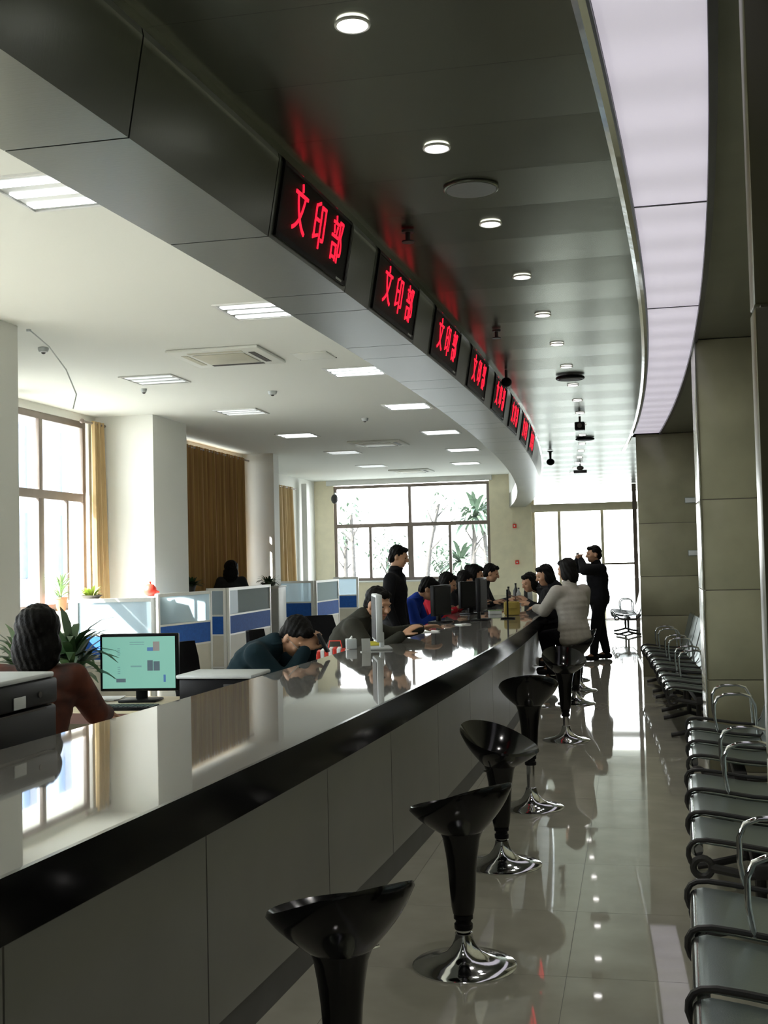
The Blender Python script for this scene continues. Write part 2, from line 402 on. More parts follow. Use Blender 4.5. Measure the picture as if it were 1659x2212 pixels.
# trims of the canopy
obj('trim_3', MB().sweep([(.098, 3.105), (.098, 3.09), (.118, 3.078), (.138, 3.085), (.138, 3.105)], -5.9, 17.6, .35), 'trim', label='polished curved metal lip along the aisle side of the luminous strip', cat='trim', kind='structure')
obj('trim_4', MB().sweep([(.1385, 3.084), (.148, 3.084), (.148, 3.11), (.1385, 3.11)], -5.9, 15.1), 'dark_trim', label='thin black bead between metal lip and luminous strip', cat='trim', kind='structure')
obj('trim_5', MB().sweep([(.462, 3.075), (.49, 3.075), (.49, 3.11), (.462, 3.11)], -5.9, 15.1), 'dark_trim', label='dark bead on the column side of the luminous strip', cat='trim', kind='structure')
obj('glint_bead', MB().sweep([(-1.095, 3.07), (-1.07, 3.07), (-1.07, 3.11), (-1.095, 3.11)], -5.9, 25, .5), 'trim', label='polished bead added for the line of light between fascia and canopy', cat='trim', kind='structure')  # bead added to draw a bright line along the fascia top

st = thing('ceiling_light', 'long curved luminous lavender-white ceiling strip above the right side', 'light')
for a, b in ((-5.9, -1.4), (-1.4, .8), (.8, 3.0), (3.0, 5.2), (5.2, 7.4), (7.4, 15.1)):
    obj('diffuser', MB().sweep([(.150, 3.098), (.46, 3.098), (.46, 3.105), (.150, 3.105)], a + .006, b - .006, .4), 'strip', st)
for q in (3.0, 5.2, 7.4): obj('divider', MB().sweep([(.150, 3.094), (.46, 3.094), (.46, 3.107), (.150, 3.107)], q - .0058, q + .0058, .4), 'dark_trim', st)
obj('frame', MB().sweep([(.126, 3.108), (.465, 3.108), (.465, 3.13), (.126, 3.13)], -5.9, 15.12, .5), 'dark_trim', st)

# bulkhead with the displays
bh = thing('bulkhead', 'curved brushed metal bulkhead carrying the red displays above the counter', 'bulkhead', kind='structure')
js = [-5.9, -4.2, -2.5, -.8, .8, 1.9, 3.03]
k = 4.10
while k < 14.5: js += [k, k + .96]; k += 1.35
js += [16.2, 18.0, 20.0, 22.0, 24.0, 26.0, YF]
for a, b in zip(js, js[1:]):
    obj('metal_panel', MB().sweep([(-1.53, 2.78), (-1.14, 2.78), (-1.085, 3.1), (-1.085, 3.115), (-1.53, 3.115)], a + .004, b - .004, .3), 'metal_panel', bh, smooth=0)
obj('upper_face', MB().sweep([(-1.53, 3.12), (-1.40, 3.12), (-1.40, 3.62), (-1.53, 3.62)], -5.9, YF, .5), 'ceil_white', bh)
obj('joint_backing', MB().sweep([(-1.52, 2.79), (-1.15, 2.79), (-1.10, 3.1), (-1.52, 3.1)], -5.9, YF - .01, .5), 'dark_trim', bh)

# ------------------------------------------------------------------ windows and doors
def fr(mb, ax, pos, a0, a1, z0, z1, d=.09):
    if ax == 'y': mb.b2((pos - d, a0, z0), (pos, a1, z1), bevel=.004)
    else: mb.b2((a0, pos, z0), (a1, pos + d, z1), bevel=.004)
def window(name, label, ax, pos, a0, a1, z0, z1, tz, ups, lows, fmat='frame', t=.06, d=.09, sill=True):
    w_ = thing(name, label, 'window', kind='structure')
    def bar(nm, p, q, r, s):
        mb = MB(); fr(mb, ax, pos, p, q, r, s, d); obj(nm, mb, fmat, w_)
    bar('window_frame', a0, a1, z1 - t, z1); bar('window_frame', a0, a1, z0, z0 + t)
    bar('window_frame', a0, a0 + t, z0 + t, z1 - t); bar('window_frame', a1 - t, a1, z0 + t, z1 - t)
    bar('transom', a0 + t, a1 - t, tz - t * .65, tz + t * .65)
    for u_ in ups: bar('mullion', u_ - t / 2, u_ + t / 2, tz + t * .65, z1 - t)
    for l_, hw in lows: bar('mullion', l_ - hw, l_ + hw, z0 + t, tz - t * .65)
    ea = [a0 + t] + list(ups) + [a1 - t]
    def pane(p, q, r, s):
        mb = MB(); k = .004
        if ax == 'y': mb.add([(pos - d / 2, p, r), (pos - d / 2, q, r), (pos - d / 2, q, s), (pos - d / 2, p, s)], [(0, 1, 2, 3)])
        else: mb.add([(p, pos + d / 2, r), (q, pos + d / 2, r), (q, pos + d / 2, s), (p, pos + d / 2, s)], [(0, 1, 2, 3)])
        obj('pane', mb, 'glass', w_, smooth=0)
    for p, q in zip(ea, ea[1:]): pane(p, q, tz, z1 - t)
    eb = [a0 + t] + [l for l, _ in lows] + [a1 - t]
    for p, q in zip(eb, eb[1:]): pane(p, q, z0 + t, tz)
    if sill:
        mb = MB()
        if ax == 'y': mb.b2((pos - .1, a0 - .05, z0 - .04), (pos + .16, a1 + .05, z0), bevel=.006)
        else: mb.b2((a0 - .05, pos - .1, z0 - .04), (a1 + .05, pos + .1, z0), bevel=.006)
        obj('window_sill', mb, 'plaster', w_)
    return w_
window('window_1', 'bright window by the potted plant with dark mullions', 'y', XL - .02, 10.8, 14.3, 1.02, 3.5, 2.48, [11.95, 13.1], [(11.95, .04), (13.1, .065), (13.78, .025)], t=.085, d=.05)
window('window_2', 'window hidden behind the drawn brown curtain', 'y', XL - .12, 16.2, 20.3, 1.02, 3.5, 2.48, [17.6, 19.0], [(17.6, .03), (19.0, .03)])
window('window_3', 'wide far window with trees outside, six panes', 'x', YF + .05, -7.45, -3.48, 1.05, 3.46, 2.44, [-5.49], [(-6.52, .035), (-5.49, .07), (-4.49, .035)], t=.075)
window('window_added', 'unseen window added beside the counter start to brighten the office ceiling', 'y', XL - .12, 1.0, 7.0, 1.02, 3.5, 2.48, [3.0, 5.0], [(3.0, .03), (5.0, .03)])  # out of view, added to light the near office ceiling
obj('trim_7', MB().b2((-7.6, YF - .12, 3.47), (-3.4, YF - .005, 3.6)), 'white_metal', label='white box pelmet above the far window', cat='trim', kind='structure')

# entrance
dr = thing('door_1', 'glazed entrance at the aisle end with slim metal posts', 'door', kind='structure')
def dbar(nm, x0, x1, z0, z1, m='frame_light', d=.12, y=YF + .05):
    obj(nm, MB().b2((x0, y, z0), (x1, y + d, z1), bevel=.004), m, dr)
dbar('header', -2.45, .45, 2.64, 2.83, d=.2, y=YF - .05)
for x in (-2.45, -1.83, -.80, -.03): dbar('post', x, x + .07, 0, 2.64)
dbar('post', .38, .45, 0, 3.1)
dbar('post', -2.45, -2.39, 2.83, 3.1)
dbar('threshold', -2.45, .45, 0, .03, 'frame', .16)
dbar('handle_rail', -.73, -.03, 1.32, 1.37, 'frame', .05)
dbar('handle_rail', -1.76, -.80, 1.32, 1.36, 'frame', .05)
for a, b in ((-2.38, -1.83), (-1.76, -.80), (-.73, -.03), (.04, .38)):
    obj('pane', MB().add([(a, YF + .1, .03), (b, YF + .1, .03), (b, YF + .1, 2.64), (a, YF + .1, 2.64)], [(0, 1, 2, 3)]), 'glass', dr, smooth=0)
obj('pane', MB().add([(-2.39, YF + .1, 2.83), (.38, YF + .1, 2.83), (.38, YF + .1, 3.1), (-2.39, YF + .1, 3.1)], [(0, 1, 2, 3)]), 'glass', dr, smooth=0)
obj('trim_8', MB().b2((-.035, 25.6, 0), (.055, 25.72, 3.09)), 'frame', label='dark brown upright post before the glass entrance', cat='post', kind='structure')

# curtains
def curtain(label, x, y0, y1, z0, z1, m, n=14, amp=.045, gather=1.0, rod=True, group=None, flare=0.0):
    t = thing('curtain', label, 'curtain', (x, (y0 + y1) / 2, 0), group=group)
    mb = MB(); seg = n * 6; rows = 8; L = y1 - y0; vs = []; fs = []
    for r in range(rows + 1):
        fz = r / rows; z = z1 + (z0 - z1) * fz
        for i in range(seg + 1):
            u_ = i / seg; wv = math.sin(u_ * n * 2 * PI) + .35 * math.sin(u_ * n * 1.37 * 2 * PI + 1)
            ww = L * (1 + flare * fz)
            vs.append((amp * wv * (.7 + .4 * fz), -L / 2 + u_ * ww, z))
    m1 = len(vs)
    vs += [(v[0] - .006, v[1], v[2]) for v in vs]
    W_ = seg + 1
    for r in range(rows):
        for i in range(seg):
            a = r * W_ + i; fs.append((a, a + 1, a + W_ + 1, a + W_)); fs.append((m1 + a, m1 + a + W_, m1 + a + W_ + 1, m1 + a + 1))
    mb.add(vs, fs); obj('drape', mb, m, t, smooth=60)
    if rod:
        obj('rod', MB().tube([(0, -L / 2 - .25, z1 - .03), (0, L / 2 + .2, z1 - .03)], .018, 10), 'frame', t)
        obj('finial', MB().ell((0, -L / 2 - .27, z1 - .03), (.032, .04, .032)), 'frame', t)
    return t
curtain('tan curtain gathered on the far side of the bright window', XL + .14, 14.16, 14.5, .35, 3.5, 'curtain', 5, .05, flare=.35)
curtain('tan curtain sliver gathered at the near side of the bright window', XL + .14, 11.85, 12.2, .35, 3.5, 'curtain', 5, .05, flare=.1, rod=False)
curtain('wide drawn brown curtain covering the middle office window', XL + .14, 15.85, 20.35, .5, 3.5, 'curtain_dark', 34, .05)
curtain('narrow tan curtain in the set-back bay before the far corner', -7.75, 24.7, 25.9, .5, 3.3, 'curtain', 7, .05, flare=.2)

# ------------------------------------------------------------------ counter
ct = thing('counter_body', 'long curved service counter body with grey front panels', 'counter')
cy = [-1.0, .1, 1.25, 2.37, 3.42, 4.6, 5.62, 6.75, 7.9, 9.05, 10.2, 11.35, 12.5, 13.65, 14.8, 15.95, 17.1, 18.25, 19.4]
for a, b in zip(cy, cy[1:]):
    obj('front_panel', MB().sweep([(-1.15, .12), (-1.12, .12), (-1.12, .80), (-1.15, .80)], a + .004, b - .004, .4), 'counter_front', ct)
obj('carcass', MB().sweep([(-1.5, .02), (-1.152, .02), (-1.152, .795), (-1.5, .795)], -1, 19.4, .5), 'plinth', ct)
obj('plinth', MB().sweep([(-1.152, 0.0), (-1.125, 0.0), (-1.125, .118), (-1.152, .118)], -1, 19.4, .5), 'plinth', ct)
tp = thing('countertop', 'glossy grey polished stone countertop with thick black front edge', 'countertop')
obj('slab', MB().sweep([(-2.0, .80), (-1.0, .80), (-1.0, .93), (-2.0, .93)], -1.02, 19.42, .35), 'counter_top', tp, smooth=25)
obj('front_edge', MB().sweep([(-1.0, .79), (-.988, .79), (-.985, .793), (-.985, .93), (-1.0, .93)], -1.02, 19.42, .35), 'counter_edge', tp, smooth=25)

# lower staff desk behind the counter and a side desk
def desk(label, x0, x1, y0, y1, legs=True, group=None):
    t = thing('desk', label, 'desk', ((x0 + x1) / 2, (y0 + y1) / 2, 0), group=group)
    hx, hy = (x1 - x0) / 2, (y1 - y0) / 2
    obj('desk_top', MB().b2((-hx, -hy, .69), (hx, hy, .72), bevel=.004), 'wood', t)
    obj('edge_strip', MB().b2((-hx, -hy - .006, .66), (hx, -hy - .001, .72)), 'brown', t)
    for s in (-1, 1): obj('side_panel', MB().b2((s * hx - s * .025, -hy + .03, 0), (s * hx, hy - .03, .69)), 'beige_panel', t)
    obj('modesty_panel', MB().b2((-hx + .03, hy - .05, .2), (hx - .03, hy - .03, .69)), 'beige_panel', t)
    return t
desk('light wood side desk carrying the lit monitor', -3.85, -2.10, 6.18, 7.0)
desk('light wood staff desk at the counter under the dark machines', -2.86, -2.28, 2.3, 4.7)
desk('light wood staff desk running behind the far counter', -2.36, -2.06, 8.4, 13.0)

# ------------------------------------------------------------------ bar stools
def make_stool(label, loc, rz):
    t = thing('bar_stool', label, 'stool', loc, rz, 'black bowl stools along the counter')
    # seat: scooped bowl, raised at the back (+X local)
    N, U = 40, 10; vs = []; fs = []
    def rim(a):
        R = .195 + .012 * math.cos(2 * a)
        c = math.cos(a); h = .578 + .063 * (1 + c) + .008 * math.cos(2 * a)
        return R, h
    for u_ in range(U + 1):
        f = u_ / U
        for k in range(N):
            a = 2 * PI * k / N; R, h = rim(a); r = R * (.02 + .98 * f)
            zi = .535 + (h - .535) * f ** 2.1
            vs.append((r * math.cos(a), r * math.sin(a), zi))
    for u_ in range(1, 9):
        f = u_ / 8
        for k in range(N):
            a = 2 * PI * k / N; R, h = rim(a)
            rr = R + (.072 - R) * f ** 1.35
            if u_ == 1: rr = R + .004
            z = h - .012 if u_ == 1 else h - .008 - (h - .503) * (f ** .9)
            vs.append((rr * math.cos(a), rr * math.sin(a), z))
    rows = U + 1 + 8
    for i in range(rows - 1):
        for k in range(N):
            a = i * N + k; b = i * N + (k + 1) % N; fs.append((a, b, b + N, a + N))
    fs.append(tuple(range(N))[::-1]); fs.append(tuple((rows - 1) * N + k for k in range(N)))
    obj('seat', MB().add(vs, fs), 'black_gloss', t, smooth=60)
    obj('sleeve', MB().lathe([(.085, .512), (.072, .478), (.062, .42), (.055, .36), (.05, .28), (.045, .22), (.04, .195)]), 'black_gloss', t)
    obj('lift_pole', MB().lathe([(.026, .0), (.026, .2)]), 'chrome', t)
    obj('collar', MB().lathe([(.034, .135), (.036, .14), (.036, .155), (.030, .16), (.030, .17), (.037, .175), (.037, .192), (.032, .196)]), 'black_plastic', t)
    obj('base', MB().lathe([(.2, 0), (.2, .006), (.192, .012), (.15, .020), (.10, .034), (.066, .054), (.046, .08), (.036, .105), (.034, .125), (.027, .13)], n=40), 'chrome', t)
    obj('height_lever', MB().tube([(0, .03, .50), (0, .09, .485), (0, .12, .487)], .005), 'chrome', t)
    return t
s0 = make_stool('nearest black bowl stool, its foot below the picture', (-.78, 2.95, 0), -.75)
def raise_stool(root, dz):      # gas lift height differs from stool to stool
    for c in [o for o in COL.objects if o.parent == root]:
        k = c.name.split('.')[0]
        if k in ('seat', 'sleeve', 'collar', 'height_lever'): c.location.z = dz
        elif k == 'lift_pole': c.scale.z = (.2 + dz) / .2
for lab, (x, y), r, dz in (
    ('second black bowl stool, chrome foot fully in view', (-.69, 4.46), -.65, .005),
    ('third black bowl stool turned to the aisle, glare on its lip', (-.71, 5.93), 2.5, 0),
    ('fourth black bowl stool, raised high on its chrome pole', (-.68, 7.29), -1.4, .13),
    ('fifth black bowl stool, small chrome foot beyond the fourth', (-.62, 9.95), 1.9, .07),
    ('sixth black bowl stool, under the person in the pale jacket', (-.66, 12.45), .1, 0),
    ('black bowl stool under the dark-coated leaning person', (-.68, 13.65), .0, 0),
    ('black bowl stool under the farthest leaning customer', (-.80, 14.75), .0, 0)):
    raise_stool(copy_tree(s0, (x, y, 0), r, lab), dz)
raise_stool(s0, .05)

# ------------------------------------------------------------------ waiting benches
def make_bench(label, loc, rz, pitch=.5, n=3):
    t = thing('waiting_bench', label, 'bench', loc, rz, 'steel waiting benches by the stone columns')
    # local: front edge at x=0 facing -X, back towards +X, seats run along +Y
    prof = [(.012, .375), (.0, .395), (.0, .418), (.012, .43), (.035, .436), (.12, .425), (.25, .405), (.36, .395), (.42, .40)]
    bprof = [(.425, .405), (.46, .45), (.50, .58), (.535, .70), (.56, .80), (.575, .835), (.60, .83)]
    def shell(pr, y0, y1, th=.006):
        mb = MB(); m = len(pr); vs = []
        for yy in (y0, y1): vs += [(x, yy, z) for x, z in pr] + [(x + .003, yy, z - th) for x, z in pr[::-1]]
        k = 2 * m; fs = [(i, (i + 1) % k, (i + 1) % k + k, i + k) for i in range(k)]
        fs += [tuple(range(k))[::-1], tuple(range(k, 2 * k))]
        return mb.add(vs, fs)
    for i in range(n):
        a, b = i * pitch + .022, (i + 1) * pitch - .022
        s = obj('seat', shell(prof, a, b), 'steel', t)
        obj('front_roll', MB().tube([(.012, a, .405), (.012, b, .405)], .024, 14), 'steel_edge', s)
        bk = obj('backrest', shell(bprof, a, b), 'steel', t)
        obj('top_roll', MB().tube([(.585, a, .828), (.585, b, .828)], .015), 'steel_edge', bk)
    for i in range(n + 1):
        yy = i * pitch
        pts = [(.0, yy, .345), (-.014, yy, .365), (-.022, yy, .39), (-.020, yy, .415), (-.008, yy, .436), (.012, yy, .447), (.05, yy, .450), (.12, yy, .443), (.28, yy, .42), (.43, yy, .41), (.47, yy, .46), (.52, yy, .6), (.57, yy, .8)]
        obj('bracket', MB().tube(pts, (.010), 8), 'cast', t)
        if i >= n - 1:
            a = [(.17, yy, .43), (.155, yy, .52), (.155, yy, .60), (.175, yy, .645), (.22, yy, .665), (.32, yy, .67), (.37, yy, .655), (.40, yy, .60), (.41, yy, .42)]
            obj('armrest', MB().tube(a, .010, 10), 'chrome', t)
    obj('beam', MB().b2((.22, -.02, .31), (.29, n * pitch + .02, .365), bevel=.008), 'cast', t)
    for yy in (.0, n * pitch):
        obj('end_ring', MB().tube([(.03 + .035 * math.cos(2 * PI * q / 16), yy, .345 + .035 * math.sin(2 * PI * q / 16)) for q in range(16)], .014, 8, closed=True), 'cast', t)
        obj('side_arm', MB().tube([(.06, yy, .345), (.2, yy, .32), (.4, yy, .33), (.5, yy, .42)], .018, 8), 'cast', t)
    for yy in (.22, n * pitch - .22):
        obj('leg', MB().tube([(.255, yy, .32), (.255, yy, .06)], .022).tube([(.02, yy, .022), (.10, yy, .035), (.255, yy, .075), (.40, yy, .035), (.50, yy, .022)], .02), 'cast', t)
    return t
b0 = make_bench('nearest steel waiting bench, cut off by the picture bottom', (.098, 2.60, 0), -.038)
for lab, (x, y), r in (
    ('second steel waiting bench, a round end ring at its near leg', (.185, 4.68), -.035),
    ('third steel waiting bench, white glints along its front edge', (.265, 6.62), -.035),
    ('fourth steel bench, the nearest of those beyond the nearer stone column', (.235, 9.95), .035),
    ('fifth steel bench, in the middle beyond the nearer stone column', (.19, 11.55), .04),
    ('sixth steel bench, close to the foot of the farther stone column', (.13, 13.15), .05)):
    copy_tree(b0, (x, y, 0), r, lab)
    
# small bench near the entrance
b6 = copy_tree(b0, (-.42, 22.6, 0), .06, 'small waiting bench against the light near the entrance')

# ------------------------------------------------------------------ displays on the bulkhead
def text_mesh(s, size, m):
    c = bpy.data.curves.new('t', 'FONT'); c.body = s; c.size = size; c.align_x = 'CENTER'; c.align_y = 'CENTER'
    c.extrude = .002; c.offset = -size * .004
    c.resolution_u = 3
    o = bpy.data.objects.new('t', c); COL.objects.link(o)
    dg = bpy.context.evaluated_depsgraph_get(); me = bpy.data.meshes.new_from_object(o.evaluated_get(dg))
    bpy.data.objects.remove(o); bpy.data.curves.remove(c)
    me.materials.clear(); me.materials.append(m); return me
glyphs = [text_mesh(ch, .185, MT['led_red']) for ch in '文印部']
ordn = ['nearest and largest', 'second', 'third', 'fourth', 'fifth', 'sixth', 'seventh', 'farthest']
for i in range(8):
    yc = 4.58 + 1.35 * i
    t = thing('led_display', '%s of the red-lettered display boxes on the bulkhead' % ordn[i], 'display', group='red displays along the bulkhead')
    tv = Vector((doff(yc), 1, 0)).normalized()
    nv = Vector((1, 0, -.172)); nv = (nv - tv * nv.dot(tv)).normalized(); uv = nv.cross(tv)
    Mx = Matrix((tv, uv, nv)).transposed().to_4x4()
    Mx.translation = Vector((-1.1115 + off(yc), yc, 2.942)) + nv * .002
    t.matrix_world = Mx
    hw, hh = .44, .146
    fm = MB(); fm.b2((-hw, -hh, -.02), (-hw + .02, hh, .007)); fm.b2((hw - .02, -hh, -.02), (hw, hh, .007)); fm.b2((-hw, hh - .02, -.02), (hw, hh, .007)); fm.b2((-hw, -hh, -.02), (hw, -hh + .02, .007))
    obj('frame', fm, 'black_plastic', t)
    obj('screen', MB().b2((-hw + .02, -hh + .02, -.01), (hw - .02, hh - .02, .002)), 'led_black', t)
    for j, g in enumerate(glyphs):
        c = obj('character', None, None, t, me=g); c.location = (-.215 + .235 * j, 0, .0045); c.scale = (.85, 1.15, 1)
    obj('maker_plate', MB().b2((.30, -hh + .005, .007), (.38, -hh + .014, .008)), 'light_grey', t)

# ------------------------------------------------------------------ ceiling fixtures
yl = [2.12, 3.17, 4.22, 5.26, 6.32, 7.37, 8.42, 9.46, 10.51, 11.56, 12.60, 13.75, 14.95, 16.1, 17.2, 18.3, 19.4, 20.5, 21.6]
lord = ['first', 'second', 'third', 'fourth', 'fifth', 'sixth', 'seventh', 'eighth', 'ninth', 'tenth', 'eleventh', 'twelfth', 'thirteenth', 'fourteenth', 'fifteenth', 'sixteenth', 'seventeenth', 'eighteenth', 'nineteenth']
dl0 = None
for i, y in enumerate(yl):
    lab = 'round lit downlight, %s of the row along the canopy ceiling' % lord[i]
    loc = (-.50 + off(y) + (-.02 if y < 5 else 0), y, 3.094)
    if dl0 is None:
        dl0 = thing('downlight', lab, 'light', loc, 0, 'downlights in the canopy ceiling')
        obj('trim_ring', MB().tube([(.048 * math.cos(2 * PI * q / 28), .048 * math.sin(2 * PI * q / 28), .0) for q in range(28)], .005, 8, closed=True), 'white_metal', dl0)
        obj('diffuser', MB().lathe([(.001, -.006), (.03, -.005), (.044, .0), (.044, .006)], n=28), 'lamp', dl0)
        sp = bpy.data.lights.new('spot', 'SPOT'); sp.energy = 22; sp.spot_size = math.radians(120); sp.spot_blend = .8; sp.shadow_soft_size = .045; sp.color = (1, .96, .92)
        so = bpy.data.objects.new('lamp_light', sp); COL.objects.link(so); so.parent = dl0; so.location = (0, 0, -.012)
    else: copy_tree(dl0, loc, 0, lab)

def troffer(label, x, y, lit=True):
    t = thing('ceiling_light', label, 'light', (x, y, 3.6), 0, 'recessed tube lights in the office ceiling')
    w2, d2 = .30, .30
    mb = MB(); mb.b2((-w2, -d2, -.012), (w2, -d2 + .02, .0)); mb.b2((-w2, d2 - .02, -.012), (w2, d2, 0)); mb.b2((-w2, -d2, -.012), (-w2 + .02, d2, 0)); mb.b2((w2 - .02, -d2, -.012), (w2, d2, 0))
    obj('frame', mb, 'white_metal', t)
    obj('reflector', MB().b2((-w2 + .02, -d2 + .02, -.004), (w2 - .02, d2 - .02, -.001)), 'reflector', t)
    for k in (-1, 0, 1):
        obj('tube', MB().b2((-w2 + .04, k * .185 - .040, -.012), (w2 - .04, k * .185 + .040, -.005), bevel=.002), 'tube' if lit else 'tube_off', t)
    return t
tr_r = [troffer('lit tube light half hidden by the bulkhead, nearest of the office lights', -3.0, 5.68)]
def cp(lab, x, y): return copy_tree(tr_r[0], (x, y, 3.6), 0, lab)
cp('lit tube light behind the bulkhead above the brown-curtained bay, second nearest', -2.90, 8.85)
cp('lit tube light touching the bulkhead edge beside the first cassette unit', -2.88, 12.05)
cp('fourth lit tube light along the bulkhead edge', -2.9, 15.05)
cp('fifth lit tube light along the bulkhead edge', -3.0, 18.35)
cp('sixth lit tube light along the bulkhead edge', -3.1, 21.5)
cp('farthest tube light along the bulkhead edge', -3.5, 24.6)
tl = troffer('dim tube light nearest the first window', -5.08, 11.8, False)
copy_tree(tl, (-5.12, 14.75, 3.6), 0, 'dim tube light above the white column')
cpl = copy_tree(tr_r[0], (-5.25, 17.85, 3.6), 0, 'tube light above the brown curtain')
copy_tree(tl, (-5.3, 21.0, 3.6), 0, 'dim tube light beyond the grey column')
copy_tree(tl, (-5.5, 24.3, 3.6), 0, 'dim tube light before the far window')

def cassette(label, x, y):
    t = thing('ceiling_vent', label, 'air conditioner', (x, y, 3.6), 0, 'cassette air units in the office ceiling')
    obj('body', MB().b2((-.46, -.46, -.03), (.46, .46, 0), bevel=.012), 'ceil_white', t)
    obj('grille', MB().b2((-.26, -.26, -.038), (.26, .26, -.031), bevel=.003), 'cream_metal', t)
    for dx, dy, sx_, sy_ in ((0, .34, .27, .03), (0, -.34, .27, .03), (.34, 0, .03, .27), (-.34, 0, .03, .27)):
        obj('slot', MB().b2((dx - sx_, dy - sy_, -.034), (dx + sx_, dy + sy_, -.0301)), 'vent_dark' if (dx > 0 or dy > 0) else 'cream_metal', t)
    return t
c0 = cassette('square cassette air unit nearest the camera', -3.85, 10.7)
copy_tree(c0, (-4.3, 19.6, 3.6), 0, 'middle square cassette air unit')
copy_tree(c0, (-4.95, 26.0, 3.6), 0, 'farthest square cassette air unit by the far window')
def small(name, label, cat, parts, loc, group=None):
    t = thing(name, label, cat, loc, 0, group)
    for nm, mb, m in parts: obj(nm, mb, m, t)
    return t
hatch = small('access_hatch', 'thin square hatch seen edge-on right of the first cassette', 'hatch', [('panel', MB().b2((-.18, -.18, -.008), (.18, .18, 0), bevel=.003), 'ceil_white'), ('gap', MB().b2((-.19, .18, -.006), (.19, .19, 0)), 'vent_dark')], (-3.05, 10.98, 3.6))
def detector(label, x, y, z=3.6, r=.055, group='smoke detectors on the office ceiling'):
    return small('smoke_detector', label, 'detector', [('housing', MB().lathe([(r * .5, -.045), (r * .8, -.04), (r, -.015), (r, 0)]), 'light_grey'), ('sensor', MB().lathe([(.01, -.058), (.02, -.05), (.02, -.042)]), 'vent_dark')], (x, y, z), group)
detector('smoke detector between the two columns of tube lights', -4.16, 13.12)
detector('small detector just under the first dim tube light', -5.48, 12.4, r=.035)
detector('dark small detector before the middle cassette', -3.73, 16.1, r=.05)
detector('detector near the ceiling cable by the wall pier', -5.3, 9.75, r=.05)
# hanging cable by the pier
small('ceiling_cable', 'thin looped cable hanging from the ceiling by the wall pier', 'cable', [('wire', MB().tube([(0, 0, 0), (.08, .2, -.12), (.16, .35, -.3), (.18, .5, -.5), (.12, .55, -.62)], .006), 'light_grey'), ('clip', MB().box((0, 0, -.01), (.03, .03, .02)), 'light_grey')], (-5.0, 8.95, 3.6))
# canopy devices
small('ceiling_speaker', 'large flat round grille in the near canopy ceiling', 'speaker', [('rim', MB().tube([(.11 * math.cos(2 * PI * q / 36), .11 * math.sin(2 * PI * q / 36), 0) for q in range(36)], .006, 8, closed=True), 'canopy'), ('grille', MB().lathe([(.001, -.006), (.104, -.006), (.104, .004)], n=36), 'metal_panel')], (-.62, 4.73, 3.094))
def speaker(label, x, y):
    return small('ceiling_speaker', label, 'speaker', [('rim', MB().tube([(.11 * math.cos(2 * PI * q / 28), .11 * math.sin(2 * PI * q / 28), -.01) for q in range(28)], .014, 8, closed=True), 'black_plastic'), ('grille', MB().lathe([(.001, -.03), (.09, -.026), (.105, -.01), (.105, 0)], n=28), 'vent_dark')], (x, y, 3.094), 'dark round ceiling speakers')
speaker('dark round ceiling speaker just past the seventh downlight', -.5, 10.0)
speaker('dark round ceiling speaker farther down the downlight row', -.6, 15.35)
def sprinkler(label, x, y):
    return small('sprinkler', label, 'sprinkler', [('stem', MB().lathe([(.012, -.05), (.012, 0)], n=12), 'cast'), ('deflector', MB().lathe([(.03, -.058), (.03, -.052)], n=16), 'cast'), ('cup', MB().lathe([(.028, -.012), (.03, -.004), (.03, 0)], n=16), 'cast')], (x, y, 3.095), 'sprinkler heads by the bulkhead')
sprinkler('dark sprinkler head beside the first display', -.99, 5.25)
sprinkler('dark sprinkler head beside the third display', -.87, 7.75)
small('camera_box', 'small dark box camera hanging among the far downlights', 'camera', [('bracket', MB().lathe([(.012, -.06), (.012, 0)], n=12), 'cast'), ('body', MB().box((0, 0, -.11), (.11, .13, .09), bevel=.012), 'black_plastic'), ('lens', MB().lathe([(.025, 0), (.025, .02)], (0, -.065, -.11), 16, Matrix.Rotation(PI / 2, 3, 'X')), 'vent_dark')], (-.555, 12.9, 3.095))
small('camera_dome', 'dark camera on a stalk below the bulkhead corner', 'camera', [('bracket', MB().lathe([(.015, -.12), (.02, -.02), (.05, 0)], n=14), 'cast'), ('dome', MB().ell((0, 0, -.16), (.06, .06, .05)), 'black_plastic')], (-1.17, 17.0, 3.095))
small('camera_dome', 'dark camera on the canopy bead beside the fourth display', 'camera', [('bracket', MB().lathe([(.012, -.08), (.012, 0)], n=14), 'cast'), ('dome', MB().ell((0, 0, -.10), (.045, .045, .04)), 'black_plastic')], (-.99, 9.45, 3.095))
small('exit_sign', 'small hanging device in front of the entrance glare', 'sign', [('stem', MB().lathe([(.01, -.1), (.01, 0)], n=10), 'cast'), ('box', MB().box((0, 0, -.13), (.22, .04, .05), bevel=.006), 'cast'), ('lamp', MB().ell((0, 0, -.07), (.06, .05, .04)), 'vent_dark')], (-.86, 19.6, 3.095))
small('wall_camera', 'dark bracket camera on the far office corner beside the window', 'camera', [('arm', MB().tube([(0, 0, 0), (0, -.2, .05), (.02, -.3, -.02)], .02), 'light_grey'), ('dome', MB().ell((.02, -.32, -.10), (.09, .09, .12)), 'cast')], (-7.35, YF - .005, 3.22))
def alarm(label, x, z):
    return small('fire_alarm', label, 'alarm', [('box', MB().box((0, -.03, 0), (.09, .05, .10), bevel=.008), 'red'), ('button', MB().lathe([(.02, 0), (.02, .012)], (0, -.055, 0), 14, Matrix.Rotation(PI / 2, 3, 'X')), 'paper')], (x, YF - .003, z), 'red wall alarms on the beige pier')
alarm('small red alarm high on the beige pier', -2.87, 2.32); alarm('faint red call point low on the beige pier', -2.83, 1.43)
